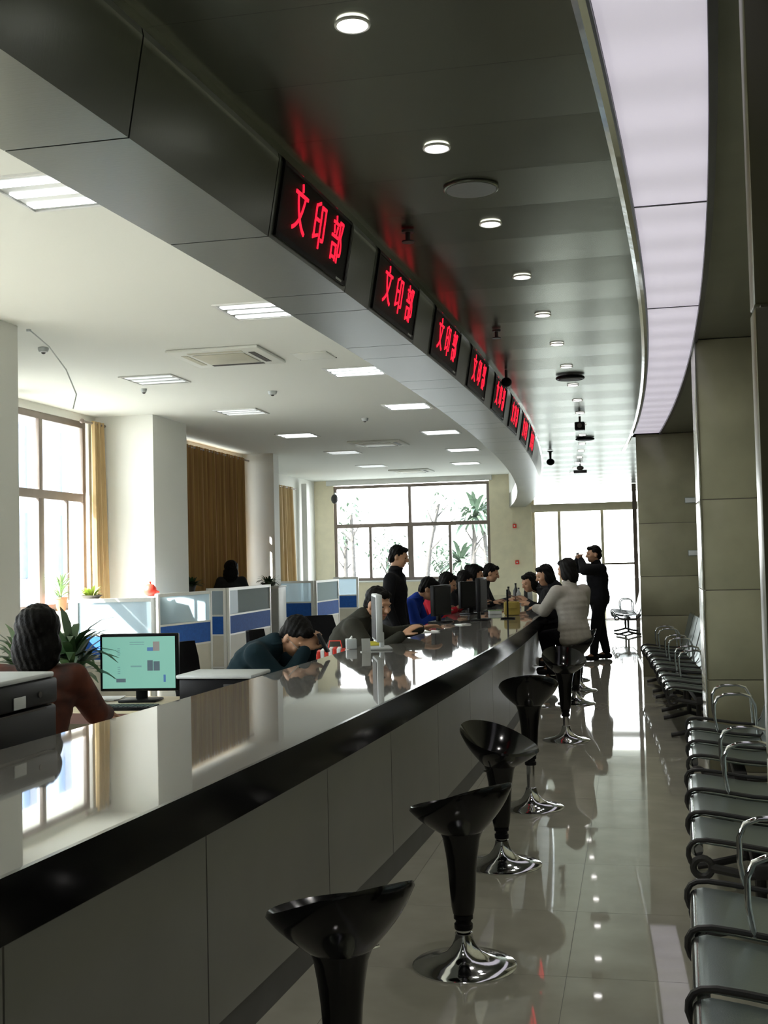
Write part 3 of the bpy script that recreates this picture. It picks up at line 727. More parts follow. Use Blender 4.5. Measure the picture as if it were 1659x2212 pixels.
def plate(label, x, y, z, w_, h):
    return small('wall_plate', label, 'sign', [('plate', MB().b2((-w_, -.012, -h), (w_, 0, h), bevel=.003), 'light_grey'), ('rim', MB().b2((-w_ - .006, -.006, -h - .006), (w_ + .006, -.001, h + .006)), 'steel')], (x, y, z))
plate('upper faint pale plate on the farther stone column', .70, 15.185, 2.23, .06, .03)
plate('lower faint pale plate on the farther stone column', .72, 15.185, 1.56, .06, .03)

# ------------------------------------------------------------------ cubicle screens
def screen(label, x0, y0, x1, y1):
    a = math.atan2(y1 - y0, x1 - x0); L = math.hypot(x1 - x0, y1 - y0)
    t = thing('cubicle_screen', label, 'partition', (x0, y0, 0), a, 'blue and glass cubicle screens')
    for x in (0, L - .045): obj('post', MB().b2((x, -.025, 0), (x + .045, .025, 1.2), bevel=.003), 'screen_frame', t)
    for z in (1.17, .79, .5, .02): obj('rail', MB().b2((.046, -.022, z - .0125), (L - .046, .022, z + .0125 if z < 1.1 else 1.2)), 'screen_frame', t)
    obj('glass', MB().b2((.046, -.004, .803), (L - .046, .004, 1.157)), 'frost', t)
    obj('fabric_panel', MB().b2((.046, -.02, .513), (L - .046, .02, .777)), 'blue', t)
    obj('lower_panel', MB().b2((.046, -.018, .033), (L - .046, .018, .487)), 'beige_panel', t)
    return t
screen('nearest cubicle screen, facing the counter with sunlit white glass', -6.25, 12.15, -5.27, 12.15)
screen('screen running back beside the nearest one, pale blue glass', -5.40, 12.2, -5.62, 14.95) if False else None
screen('screen running back from the nearest one, pale streaked glass', -5.95, 13.75, -5.72, 15.05)
screen('narrow cubicle screen between two posts, bright glass', -6.30, 16.42, -5.99, 16.42)
screen('long screen running back past the drawn curtain', -5.98, 16.44, -6.02, 18.6)
screen('broad front-facing screen behind the man bent over his phone', -7.05, 21.35, -6.03, 21.35)
screen('dim screen running back behind the bent man', -6.0, 21.37, -5.95, 22.9)
screen('farthest small front-facing screen under the far window', -6.70, 25.4, -6.12, 25.4)

def cabinet(label, x0, x1, y0, y1, h):
    t = thing('cabinet', label, 'cabinet', ((x0 + x1) / 2, (y0 + y1) / 2, 0)); hx, hy = (x1 - x0) / 2, (y1 - y0) / 2
    obj('body', MB().b2((-hx, -hy, 0), (hx, hy, h - .025), bevel=.004), 'white_metal', t)
    obj('top', MB().b2((-hx - .01, -hy - .01, h - .024), (hx + .01, hy + .01, h), bevel=.004), 'white_metal', t)
    for s in (-1, 1):
        d = obj('door', MB().b2((s * hx / 2 - hx / 2 + .01, -hy - .016, .05), (s * hx / 2 + hx / 2 - .01, -hy - .001, h - .05)), 'light_grey', t)
        obj('handle', MB().b2((-s * .04 - .006, -hy - .03, h / 2 - .06), (-s * .04 + .006, -hy - .017, h / 2 + .06)), 'steel_edge', d)
    return t
cabinet('white cabinet under the lime plant behind the nearest screen', -6.62, -6.05, 12.7, 13.2, 1.17)
cabinet('white cabinet under the red pot beside the white column', -6.30, -5.98, 13.75, 14.4, 1.17)
cabinet('white cabinet in the set-back bay under the dry plant', -7.1, -6.3, 20.0, 20.45, 1.14)
cabinet('white low cabinet under the bright window', -7.1, -6.35, 11.2, 12.0, .98)

# ------------------------------------------------------------------ plants
def leaf(mb, base, direction, L, W_, droop, seg=4):
    d = Vector(direction).normalized(); side = d.cross(Vector((0, 0, 1)))
    if side.length < .1: side = Vector((1, 0, 0))
    side.normalize(); p = Vector(base); vs = []; fs = []
    for i in range(seg + 1):
        f = i / seg; w_ = W_ * math.sin(PI * min(.98, .12 + .86 * f)) * .5
        vs += [p - side * w_, p + side * w_ + Vector((0, 0, .001))]
        p = p + d * (L / seg); d = (d + Vector((0, 0, -droop / seg))).normalized()
    for i in range(seg): a = 2 * i; fs.append((a, a + 1, a + 3, a + 2))
    n = len(vs); vs2 = [v + Vector((0, 0, -.0015)) for v in vs]; fs2 = [tuple(x + n for x in q[::-1]) for q in fs]
    mb.add(vs + vs2, fs + fs2)
def plant(label, loc, pot_r, pot_h, potm, leafm, n, L, W_, droop, spread=1.0, group=None, tall=0.0):
    t = thing('potted_plant', label, 'plant', loc, 0, group)
    obj('pot', MB().lathe([(pot_r * .68, 0), (pot_r * .72, .005), (pot_r, pot_h * .88), (pot_r * 1.08, pot_h * .9), (pot_r * 1.08, pot_h), (pot_r * .9, pot_h), (pot_r * .88, pot_h * .86)]), potm, t)
    obj('soil', MB().lathe([(.001, pot_h * .86), (pot_r * .88, pot_h * .87)]), 'soil', t)
    if tall:
        obj('stem', MB().tube([(0, 0, pot_h * .8), (.01, 0, pot_h + tall * .6), (0, .01, pot_h + tall)], .006), 'leaf', t)
    for i in range(n):
        a = random.uniform(0, 2 * PI); e = random.uniform(.25, 1.3)
        mb = MB(); b = (pot_r * .3 * math.cos(a), pot_r * .3 * math.sin(a), pot_h * .85 + tall * random.random())
        leaf(mb, b, (math.cos(a) * spread * math.cos(e), math.sin(a) * spread * math.cos(e), math.sin(e)), L * random.uniform(.7, 1.1), W_, droop)
        obj('leaf', mb, leafm, t, smooth=60)
    return t
plant('feathery pale green plant in terracotta pot before the bright window', (XL + .08, 13.38, 1.02), .075, .17, 'terracotta', 'leaf_pale', 60, .22, .022, .9, tall=.2)
plant('small bright lime plant in a flat dish on the cabinet', (-6.45, 12.95, 1.17), .13, .05, 'vent_dark', 'leaf_lime', 34, .15, .05, 1.4)
plant('dark broad-leaved plant on the desk left of the lit monitor', (-3.42, 6.6, .72), .09, .16, 'black_plastic', 'leaf', 60, .34, .055, 1.5, tall=.22)
plant('dark green plant at the picture edge behind the seated clerk', (-4.2, 7.35, .72), .09, .15, 'black_plastic', 'leaf', 46, .3, .05, 1.5, tall=.15)
plant('dark round bushy plant before the brown curtain', (-6.75, 16.9, 1.12), .09, .12, 'vent_dark', 'leaf', 60, .22, .06, 1.0)
plant('dry brown-green plant on the cabinet before the narrow curtain', (-6.55, 20.2, 1.14), .14, .06, 'vent_dark', 'leaf', 40, .22, .04, 1.7)
desk_p = desk('small side desk under the plant at the picture edge', -4.62, -4.0, 7.1, 7.6)
cabinet('white cabinet under the dark bushy plant', -6.95, -6.55, 16.7, 17.1, 1.12)
small('red_pot', 'orange-red lidded pot standing on a cabinet by the white column', 'pot', [('bowl', MB().lathe([(.05, 0), (.075, .02), (.085, .06), (.08, .1), (.06, .125)]), 'red'), ('lid', MB().lathe([(.06, .126), (.045, .145), (.015, .155), (.012, .17), (.018, .18), (.005, .188)]), 'red'), ('spout', MB().cap((.07, 0, .06), (.115, 0, .05), .016, .012), 'red')], (-6.14, 14.0, 1.17))

# ------------------------------------------------------------------ office chairs
def office_chair(label, loc, rz, frame='black_plastic'):
    t = thing('office_chair', label, 'chair', loc, rz, 'black office chairs behind the counter')
    obj('seat', MB().box((0, 0, .46), (.47, .46, .07), bevel=.03), 'c_black', t)
    vs = MB(); 
    N = 8; v = []; f = []
    for i in range(N + 1):
        u_ = i / N; x = -.22 + .44 * u_; c = .05 * (1 - (2 * u_ - 1) ** 2)
        for z, s in ((.60, .9), (.75, 1), (.9, 1), (1.02, .85)): v.append((x * s, -.24 - c - (z - .6) * .12, z))
    for i in range(N):
        for k in range(3): a = i * 4 + k; f.append((a, a + 4, a + 5, a + 1))
    n = len(v); v += [(p[0], p[1] - .025, p[2]) for p in v]; f += [tuple(q + n for q in g[::-1]) for g in f]
    for i in range(N): a = i * 4; f += [(a, a + n, a + 4 + n, a + 4), (a + 3, a + 7, a + 7 + n, a + 3 + n)]
    f += [(0, 1, 1 + n, n), (1, 2, 2 + n, 1 + n), (2, 3, 3 + n, 2 + n)]; L = N * 4; f += [(L, L + n, L + 1 + n, L + 1), (L + 1, L + 1 + n, L + 2 + n, L + 2), (L + 2, L + 2 + n, L + 3 + n, L + 3)]
    obj('backrest', MB().add(v, f), 'c_black', t)
    obj('back_frame', MB().tube([(0, -.1, .41), (0, -.28, .43), (0, -.32, .6), (0, -.34, .8)], .02), frame, t)
    for s in (-1, 1): obj('armrest', MB().tube([(s * .24, -.12, .46), (s * .27, -.1, .66), (s * .27, .12, .67), (s * .24, .14, .46)], .016), frame, t)
    obj('gas_stem', MB().lathe([(.025, .1), (.025, .43)], n=14), 'chrome', t)
    for k in range(5):
        a = 2 * PI * k / 5; l = obj('leg', MB().tube([(0, 0, .11), (.26 * math.cos(a), .26 * math.sin(a), .075)], [.03, .018]), frame, t)
        obj('caster', MB().ell((.27 * math.cos(a), .27 * math.sin(a), .03), (.028, .028, .03), n=12), 'black_plastic', l)
    return t
oc = office_chair('black office chair of the rust-coated clerk', (-2.92, 5.2, 0), .05)
copy_tree(oc, (-2.80, 7.62, 0), -PI / 2, 'black office chair behind the man bent over his phone')
copy_tree(oc, (-2.72, 8.95, 0), -PI / 2, 'black office chair of the man reaching over the counter')
copy_tree(oc, (-2.95, 11.0, 0), -2.4, 'empty black office chair turned away near the standing man')
for y, l in ((12.5, 'black office chair under the person in the blue jacket'), (13.5, 'black office chair under the person in red'), (14.6, 'black office chair under the farther dark-haired clerk')):
    copy_tree(oc, (-2.62 + off(y), y, 0), -PI / 2, l)

# ------------------------------------------------------------------ things on counter and desks
def monitor(label, loc, rz, w_=.5, h=.32, lift=.13, lit=False, m='black_plastic', group=None):
    t = thing('monitor', label, 'monitor', loc, rz, group)
    obj('housing', MB().box((0, .02, lift + h / 2), (w_, .045, h), bevel=.008), m, t)
    s = obj('screen', MB().b2((-w_ / 2 + .018, -.006, lift + .018), (w_ / 2 - .018, -.0035, lift + h - .018)), 'screen_on' if lit else 'led_black', t)
    obj('neck', MB().box((0, .05, lift / 2 + .03), (.07, .03, lift + .06), bevel=.005), m, t)
    obj('stand', MB().box((0, .03, .008), (.24, .17, .016), bevel=.006), m, t)
    return t, s
MT['screen_on'] = mat('screen_on', (0.05, 0.08, 0.07), 0.3, emit=(0.27, 0.62, 0.50), estr=.72)
MT['scr_text'] = mat('screen_text', (0.05, 0.05, 0.05), 0.3, emit=(0.16, 0.36, 0.34), estr=.8)
MT['scr_dark'] = mat('screen_photo_dark', (0.05, 0.05, 0.05), 0.3, emit=(0.08, 0.13, 0.16), estr=.8)
MT['scr_tan'] = mat('screen_photo_tan', (0.05, 0.05, 0.05), 0.3, emit=(0.28, 0.26, 0.24), estr=.8)
MT['scr_blue'] = mat('screen_photo_blue', (0.05, 0.05, 0.05), 0.3, emit=(0.06, 0.18, 0.42), estr=.8)
mon, scr = monitor('lit monitor showing a pale green web page on the side desk', (-3.03, 6.72, .72), .10, .50, .355, .065, True)
def onscr(nm, u0, u1, v0, v1, m):   # page blocks, fractions of the visible screen
    W_, Hh = .464, .319; x0 = -W_ / 2; z1 = .065 + .355 - .018
    obj(nm, MB().b2((x0 + u0 * W_, -.0075, z1 - v1 * Hh), (x0 + u1 * W_, -.0062, z1 - v0 * Hh)), m, scr)
onscr('page_picture', .62, .70, .21, .28, 'scr_blue'); onscr('page_picture', .70, .79, .10, .28, 'scr_tan')
onscr('page_picture', .62, .695, .46, .66, 'scr_dark'); onscr('page_picture', .705, .79, .48, .66, 'scr_dark'); onscr('page_picture', .84, .87, .74, .88, 'scr_blue')
onscr('page_banner', .19, .32, .81, .88, 'scr_dark')
for v in (.22, .26, .30, .34, .58, .62, .66, .70): onscr('page_line', .21, .245, v, v + .018, 'scr_text')
for v in (.10, .14): onscr('page_line', .38, .58, v, v + .015, 'scr_text')
onscr('page_line', .39, .54, .56, .59, 'scr_text')
monitor('second monitor edge-on with pale bezel by the man reaching over', (-1.83, 8.05, .93), -1.35 + .08, .40, .33, .06, False, 'light_grey')
monitor('dark monitor edge-on behind the reaching arm', (-1.88, 11.35, .93), PI / 2 - .25, .42, .30, .07, group='dark monitors on the far counter')
monitor('dark monitor edge-on nearer the counter edge', (-1.52, 11.7, .93), PI / 2 - .05, .40, .34, .09, group='dark monitors on the far counter')
monitor('dark monitor on the far counter before the red-clad person', (-1.80, 13.0, .93), PI / 2 - .6, .42, .30, .07, group='dark monitors on the far counter')

t = thing('keyboard', 'black keyboard in front of the lit monitor', 'keyboard', (-2.98, 6.36, .72), .08)
obj('base', MB().box((0, 0, .009), (.44, .145, .018), bevel=.004), 'black_plastic', t)
for r in range(5):
    for c in range(14): obj('key', MB().box((-.195 + c * .03, -.052 + r * .026, .021), (.024, .02, .006)), 'cast', t)
t = thing('computer_mouse', 'small black mouse right of the keyboard', 'mouse', (-2.66, 6.38, .72))
obj('body', MB().ell((0, 0, .014), (.032, .055, .018)), 'black_plastic', t); obj('wheel', MB().lathe([(.008, -.003), (.008, .003)], (0, .025, .031), 12, Matrix.Rotation(PI / 2, 3, 'Y')), 'light_grey', t)
def papers(label, loc, rz, w_, d, n=3):
    t = thing('paper_stack', label, 'paper', loc, rz)
    for k in range(n):
        obj('sheet', MB().box((random.uniform(-.01, .01), random.uniform(-.01, .01), .002 + .003 * k), (w_, d, .0025), Matrix.Rotation(random.uniform(-.12, .12), 3, 'Z')), 'paper', t)
    return t
papers('white papers behind the lit monitor', (-3.35, 6.82, .72), .2, .28, .2)
papers('bright white papers behind the counter past the bent man', (-2.33, 8.75, .72), 0, .24, .3)
papers('white sheets on the counter before the dark monitor', (-1.80, 9.9, .93), .5, .2, .14)
papers('white leaflet lying near the counter curve', (-1.62, 10.9, .93), .9, .12, .09)

# printer with light lid
t = thing('printer', 'low black printer with a light grey lid beside the lit monitor', 'printer', (-2.43, 6.60, .72))
obj('body', MB().box((0, 0, .085), (.44, .34, .165), bevel=.012), 'black_plastic', t)
obj('lid', MB().box((0, 0, .182), (.47, .37, .024), bevel=.011), 'light_grey', t)
obj('tray', MB().box((0, -.2, .03), (.3, .1, .012)), 'black_plastic', t)
obj('control_panel', MB().box((.12, -.174, .12), (.12, .008, .04)), 'vent_dark', t)
# dark machine at the left edge
t = thing('printer', 'large black boxy machine with a small white label at the picture edge', 'printer', (-2.53, 3.68, .72))
obj('body', MB().box((0, 0, .15), (.50, 1.18, .30), bevel=.012), 'black_plastic', t)
obj('top_cover', MB().box((0, 0, .355), (.50, 1.20, .10), bevel=.012), 'black_plastic', t)
obj('lid', MB().box((0, 0, .4165), (.48, 1.18, .02), bevel=.006), 'light_grey', t)
obj('label_plate', MB().box((.253, .30, .335), (.004, .085, .045), bevel=.001), 'light_grey', t)
obj('slot', MB().box((.252, 0, .295), (.004, 1.0, .008)), 'vent_dark', t)
obj('button', MB().lathe([(.012, 0), (.012, .004)], (.252, .45, .35), 14, Matrix.Rotation(PI / 2, 3, 'Y')), 'vent_dark', t)

# items past the bent man
t = thing('tissue_box', 'small white tissue box behind the counter edge', 'box', (-2.02, 8.12, .93), .3)
obj('box', MB().box((0, 0, .035), (.075, .12, .07), bevel=.004), 'light_grey', t); obj('tissue', MB().cap((0, 0, .06), (.005, .01, .085), .02, .006), 'paper', t)
t = thing('gift_bag', 'red and white striped bag lying by the papers', 'bag', (-2.20, 8.35, .72), .2)
for k in range(9): obj('stripe', MB().box((-.12 + k * .03, 0, .10 + .004 * (k % 2)), (.029, .2, .20 - .010 * abs(k - 4)), bevel=.004), 'red' if k % 2 == 0 else 'paper', t)
obj('handle', MB().tube([(-.05, 0, .2), (-.04, 0, .25), (.04, 0, .25), (.05, 0, .2)], .005), 'red', t)
t = thing('sticky_notes', 'yellow block of notes beside the edge-on monitor', 'notes', (-1.93, 8.42, .93), .2)
obj('pad', MB().box((0, 0, .012), (.11, .09, .024), bevel=.002), 'yellow', t); obj('top_sheet', MB().box((.004, .003, .026), (.105, .085, .002), Matrix.Rotation(.1, 3, 'Z')), 'yellow', t)
t = thing('sign_holder', 'small clear upright card holder before the monitor', 'holder', (-1.83, 7.78, .93), .4)
obj('card', MB().box((0, 0, .05), (.06, .006, .09), Matrix.Rotation(-.2, 3, 'X')), 'light_grey', t); obj('foot', MB().box((0, .01, .003), (.07, .05, .006)), 'light_grey', t)
t = thing('phone_box', 'pale green small box on the far counter', 'box', (-1.55, 12.9, .93), .3)
obj('box', MB().box((0, 0, .02), (.14, .1, .04), bevel=.006), 'light_grey', t); obj('lid', MB().box((0, 0, .043), (.145, .105, .006), bevel=.002), 'leaf_pale', t)
t = thing('canvas_bag', 'mustard bag standing at the counter beside the customers', 'bag', (-1.33, 12.6, .93), .2)
obj('body', MB().box((0, 0, .075), (.17, .09, .15), bevel=.02), 'mustard', t); obj('flap', MB().box((0, -.07, .11), (.1, .02, .07), bevel=.008), 'mustard', t)
obj('strap', MB().tube([(-.05, 0, .16), (-.04, 0, .22), (.04, 0, .20), (.05, 0, .14)], .008), 'brown', t)
t = thing('base_tray', 'black round tray under the upright pole on the counter', 'tray', (-1.30, 11.9, .93))
obj('dish', MB().lathe([(.001, .003), (.06, .003), (.075, .012), (.08, .012), (.07, 0), (.001, 0)][::-1]), 'black_plastic', t); obj('pole', MB().lathe([(.009, .005), (.009, .30)], n=12), 'black_plastic', t)
for k, (x, y, h, m) in enumerate(((-1.75, 16.2, .22, 'vent_dark'), (-1.68, 16.5, .26, 'cast'), (-1.62, 16.3, .20, 'light_grey'), (-1.54, 16.6, .23, 'cast'), (-1.47, 16.4, .28, 'light_grey'))):
    t = thing('bottle', ['squat dark bottle, leftmost of the far counter row', 'tall dark bottle in the far counter row', 'pale short bottle in the far counter row', 'dark bottle fourth in the far counter row', 'tall pale bottle, rightmost of the far counter row'][k], 'bottle', (x, y, .93), 0, 'bottles on the far counter')
    obj('body', MB().lathe([(.03, 0), (.034, .01), (.034, h * .6), (.014, h * .78), (.012, h * .92)], n=16), m, t)
    obj('cap', MB().lathe([(.015, h * .921), (.015, h)], n=14), 'black_plastic', t)

# ------------------------------------------------------------------ people
def remesh(name, mb, voxel, m, parent, smooth_it=6, noise=0.0):
    me = bpy.data.meshes.new(name); me.from_pydata(mb.v, [], mb.f); me.update(); fix(me, 0)
    o = bpy.data.objects.new(name, me); COL.objects.link(o)
    r = o.modifiers.new('r', 'REMESH'); r.mode = 'VOXEL'; r.voxel_size = voxel; r.use_smooth_shade = True
    s = o.modifiers.new('s', 'SMOOTH'); s.factor = .5; s.iterations = smooth_it
    dg = bpy.context.evaluated_depsgraph_get(); me2 = bpy.data.meshes.new_from_object(o.evaluated_get(dg))
    o.modifiers.clear(); o.data = me2; bpy.data.meshes.remove(me); me2.name = name
    if noise:
        for v in me2.vertices:
            v.co += v.normal * noise * (math.sin(v.co.x * 190 + v.co.z * 60) + math.sin(v.co.y * 170 - v.co.z * 90)) * .5
    for p in me2.polygons: p.use_smooth = True
    me2.materials.clear(); me2.materials.append(MT[m]); o.parent = parent
    return o
def V(*a): return Vector(a)
def hand(mb, wrist, direction, palm_n, side, curl=.5, s=1.0):
    """palm and five separate fingers; palm_n points out of the palm, side is the thumb side"""
    d = Vector(direction).normalized(); n = Vector(palm_n); n = (n - d * n.dot(d)).normalized(); sd = d.cross(n) * side
    w_ = Vector(wrist); R = Matrix((sd, d, n)).transposed()
    mb.ell(w_ + d * .045 * s, (.040 * s, .052 * s, .016 * s), R, 12)
    for k, (o_, L) in enumerate(((.030, .070), (.011, .078), (-.009, .073), (-.028, .058))):
        p = w_ + d * .082 * s + sd * o_ * s; dd = d.copy()
        for j in range(3):
            dd = (dd + n * curl * .55).normalized(); q = p + dd * L * s * (.44, .32, .24)[j]
            mb.cap(p, q, (.0095 - .0012 * j) * s, (.0088 - .0012 * j) * s, 8); p = q
    p = w_ + d * .025 * s + sd * .032 * s; dd = (d + sd * .9 + n * .3).normalized()
    for j in range(2):
        q = p + dd * .034 * s; mb.cap(p, q, .011 * s, .0095 * s, 8); p = q; dd = (dd + d * .5 + n * curl * .4).normalized()

def person(label, loc, rz, J, top='c_black', legs='c_jean', hair='short', head=(0, 0), vox=.009, s=1.0, curl=.5, glasses=False, hood=False, bulk=1.0, holds=None, group=None, hands_n=None):
    """J: local joint positions, +Y is forward. head=(yaw, pitch down)"""
    t = thing('person', label, 'person', loc, rz, group)
    pel, che, nek, hd = [Vector(J[k]) for k in ('pelvis', 'chest', 'neck', 'head')]
    Rh = Matrix.Rotation(head[0], 3, 'Z') @ Matrix.Rotation(-head[1], 3, 'X')
    body = MB(); topm = MB(); leg = MB(); shoe = MB()
    ax = (che - pel).normalized(); fwd = V(0, 1, 0); fwd = (fwd - ax * fwd.dot(ax)).normalized(); sdv = fwd.cross(ax)
    shoulder_dir = (Vector(J['shR']) - Vector(J['shL'])).normalized()
    for i in range(8):
        f = i / 7; c = pel.lerp(che, f)
        sd_ = sdv.lerp(shoulder_dir, f).normalized(); fw_ = ax.cross(sd_).normalized()
        R = Matrix((sd_, fw_, ax)).transposed()
        wx = (.165, .16, .148, .14, .145, .158, .168, .15)[i] * s; dy = (.115, .11, .10, .098, .105, .112, .112, .095)[i] * s
        body.ell(c, (wx, dy, .085 * s), R, 14)
        k = .022 * bulk; topm.ell(c - ax * .0, (wx + k, dy + k, .095 * s), R, 16)
    topm.ell(pel + V(0, 0, -.04), (.185 * min(bulk, 1.12), .145 * min(bulk, 1.12), .12)) if J.get('coat') else None
    body.cap(che, nek, .075 * s, .055 * s); body.cap(nek, hd + Rh @ V(0, -.02, -.05) * s, .056 * s, .052 * s)
    topm.cap(che + (nek - che) * .3, nek + (nek - che).normalized() * .01, .10 * s, .072 * s)
    # head
    def H(p): return hd + Rh @ (Vector(p) * s)
    def he(p, r, mb=body, n=16): mb.ell(H(p), [q * s for q in r], Rh, n)
    he((0, -.008, .028), (.074, .092, .085)); he((0, .022, -.045), (.057, .066, .066)); he((0, .05, -.075), (.032, .034, .028))
    he((0, .03, -.005), (.066, .062, .07))
    body.cap(H((0, .088, .018)), H((0, .108, -.022)), .009 * s, .014 * s); he((0, .083, .03), (.05, .014, .010))
    he((.012, .098, -.026), (.008, .01, .007), n=8); he((-.012, .098, -.026), (.008, .01, .007), n=8)
    for sg in (-1, 1):
        he((sg * .074, -.005, -.008), (.010, .020, .031)); he((sg * .038, .068, -.02), (.022, .02, .02))
    # limbs
    for sg, L in ((-1, 'L'), (1, 'R')):
        sh, el, wr = Vector(J['sh' + L]), Vector(J['el' + L]), Vector(J['wr' + L])
        body.cap(che + (sh - che) * .5, sh, .075 * s, .056 * s); body.cap(sh, el, .052 * s, .040 * s); body.cap(el, wr, .040 * s, .026 * s)
        k = .016 * bulk
        topm.cap(che + (sh - che) * .4, sh, .09 * s, .064 * s + k * .5); topm.cap(sh, el, .056 * s + k, .046 * s + k); topm.cap(el, wr + (el - wr).normalized() * .02, .045 * s + k, .034 * s + k * .5)
        pn = (hands_n or {}).get(L, (-sg * .3, 0, -1))
        hand(body, wr, (wr - el), pn, -sg, curl, s)
        hp, kn, an = Vector(J['hip' + L]), Vector(J['kn' + L]), Vector(J['an' + L]); ft = Vector(J['ft' + L])
        body.cap(hp, kn, .082 * s, .055 * s); body.cap(kn, an, .055 * s, .036 * s); body.cap(an, ft, .038 * s, .026 * s)
        leg.cap(pel.lerp(hp, .6), hp, .12 * s, .11 * s); leg.cap(hp, kn, .10 * s, .073 * s); leg.cap(kn, an + V(0, 0, .03), .072 * s, .058 * s)
        d = (ft - an); d.z = 0; d.normalize(); base = V(an.x, an.y, ft.z)
        shoe.cap(base - d * .045, base + d * .06, .044, .046); shoe.cap(base + d * .06, ft + d * .03, .046, .036); shoe.cap(base + V(0, 0, .01), an + V(0, 0, .01), .046, .044)
    bo = remesh('body', body, vox, 'skin', t, 3)
    remesh('jacket', topm, max(vox, .011), top, t, 8); remesh('trousers', leg, .013, legs, t, 8); remesh('shoes', shoe, .011, 'black_plastic', t, 4)
    hm = MB(); he((0, -.022, .042), (.083, .094, .086), hm); he((0, -.055, -.01), (.077, .056, .075), hm)
    he((0, .05, .085), (.055, .035, .030), hm)
    if hair != 'short':
        for sg in (-1, 1): he((sg * .066, -.02, -.03), (.026, .055, .085), hm)
        he((0, -.065, -.06), (.08, .045, .09), hm)
        if hair == 'long': he((0, -.045, .02), (.105, .105, .10), hm); he((0, -.07, -.09), (.115, .065, .13), hm)
        if hair == 'long': he((0, -.075, -.14), (.075, .04, .11), hm)
        if hair == 'bun': he((0, -.11, .05), (.045, .045, .045), hm)
    remesh('hair', hm, .008, 'hair', t, 3, .004)
    for sg in (-1, 1):
        e = MB(); e.ell(H((sg * .031, .080, .006)), (.012 * s, .007 * s, .006 * s), Rh, 12); obj('eye', e, 'eye', t)
    e = MB(); e.ell(H((0, .086, -.052)), (.022 * s, .010 * s, .006 * s), Rh, 12); obj('mouth', e, 'lip', t)
    if glasses:
        g = MB()
        for sg in (-1, 1): g.tube([H((sg * .034 + .024 * math.cos(a * PI / 8), .100, .004 + .017 * math.sin(a * PI / 8))) for a in range(16)], .002, 6, closed=True); g.tube([H((sg * .058, .098, .008)), H((sg * .078, .0, .006))], .002, 6)
        g.tube([H((-.01, .102, .008)), H((.01, .102, .008))], .002, 6); obj('glasses', g, 'steel_edge', t, smooth=60)
    if hood:
        c = MB(); c.ell(nek + V(0, -.085, -.01), (.12, .06, .07)); c.ell(nek + V(0, -.03, .02), (.10, .08, .04)); remesh('hood', c, .011, top, t, 6)
    else:
        c = MB(); R = Matrix.Identity(3); c.tube([nek + (nek - che).normalized() * .015 + V(.068 * math.cos(a * PI / 10), .062 * math.sin(a * PI / 10), .006 * math.sin(a * PI / 10)) for a in range(20)], .016, 8, closed=True); obj('collar', c, top, t, smooth=60)
    return t

def seated(lean=.35, lr=0.0, seat=.47, hL=None, hR=None, spread=.12, knee=.42, hunch=0.0):
    """seated figure; lean radians forward; hands given in local coordinates"""
    pz = seat + .10; sl, cl = math.sin(lean), math.cos(lean)
    P = V(0, 0, pz); C = P + V(lr * .3, sl * .40, cl * .40); lean2 = lean + hunch; N = C + V(0, math.sin(lean2) * .13, math.cos(lean2) * .13); Hd = N + V(0, math.sin(lean2 + hunch) * .15 + .02, math.cos(lean2 + hunch) * .15)
    S = C + V(0, math.sin(lean2) * .05, math.cos(lean2) * .05)
    J = dict(pelvis=P, chest=C, neck=N, head=Hd, shL=S + V(-.19, 0, 0), shR=S + V(.19, 0, 0), coat=True)
    for sg, L, h in ((-1, 'L', hL), (1, 'R', hR)):
        h = Vector(h) if h else V(sg * .16, .42, seat + .3)
        sh = J['sh' + L]; d = h - sh; dist = min(d.length, .54); h = sh + d.normalized() * dist
        mid = (sh + h) / 2; k = math.sqrt(max(0, .28 ** 2 - (dist / 2) ** 2)); drop = V(sg * .45, -.1, -1); drop = (drop - d.normalized() * drop.dot(d.normalized())).normalized()
        J['el' + L] = mid + drop * k; J['wr' + L] = h
        J['hip' + L] = P + V(sg * .09, .03, -.02); J['kn' + L] = V(sg * spread, knee, seat + .06)
        if seat > .6: J['an' + L] = V(sg * spread * .9, knee - .10, seat - .34); J['ft' + L] = V(sg * spread, knee + .05, seat - .40)
        else: J['an' + L] = V(sg * spread, knee + .0, .09); J['ft' + L] = V(sg * spread, knee + .13, .045)
    return J
def standing(h=1.7, lean=0.0, hL=None, hR=None, stride=0.0, spread=.10, headoff=(0, 0, 0)):
    k = h / 1.7; P = V(0, 0, .93 * k); C = P + V(0, math.sin(lean) * .38, math.cos(lean) * .36) * k; N = C + V(0, .01, .14) * k; Hd = N + V(0, .035, .14) * k + Vector(headoff)
    S = C + V(0, 0, .06) * k
    J = dict(pelvis=P, chest=C, neck=N, head=Hd, shL=S + V(-.19, 0, 0) * k, shR=S + V(.19, 0, 0) * k, coat=True)
    for sg, L, hh in ((-1, 'L', hL), (1, 'R', hR)):
        hh = Vector(hh) if hh else V(sg * .24, .06, .82 * k)
        sh = J['sh' + L]; d = hh - sh; dist = min(d.length, .54 * k); hh = sh + d.normalized() * dist; mid = (sh + hh) / 2
        q = math.sqrt(max(0, (.28 * k) ** 2 - (dist / 2) ** 2)); drop = V(sg * .8, -.3, -.6); drop = (drop - d.normalized() * drop.dot(d.normalized())).normalized()
        J['el' + L] = mid + drop * q; J['wr' + L] = hh
        J['hip' + L] = P + V(sg * .09, 0, -.05); y = sg * stride
        J['kn' + L] = V(sg * (spread + .0), y * .5 + .02, .50 * k); J['an' + L] = V(sg * (spread + .03), y, .09); J['ft' + L] = V(sg * (spread + .06), y + .13, .045)
    return J

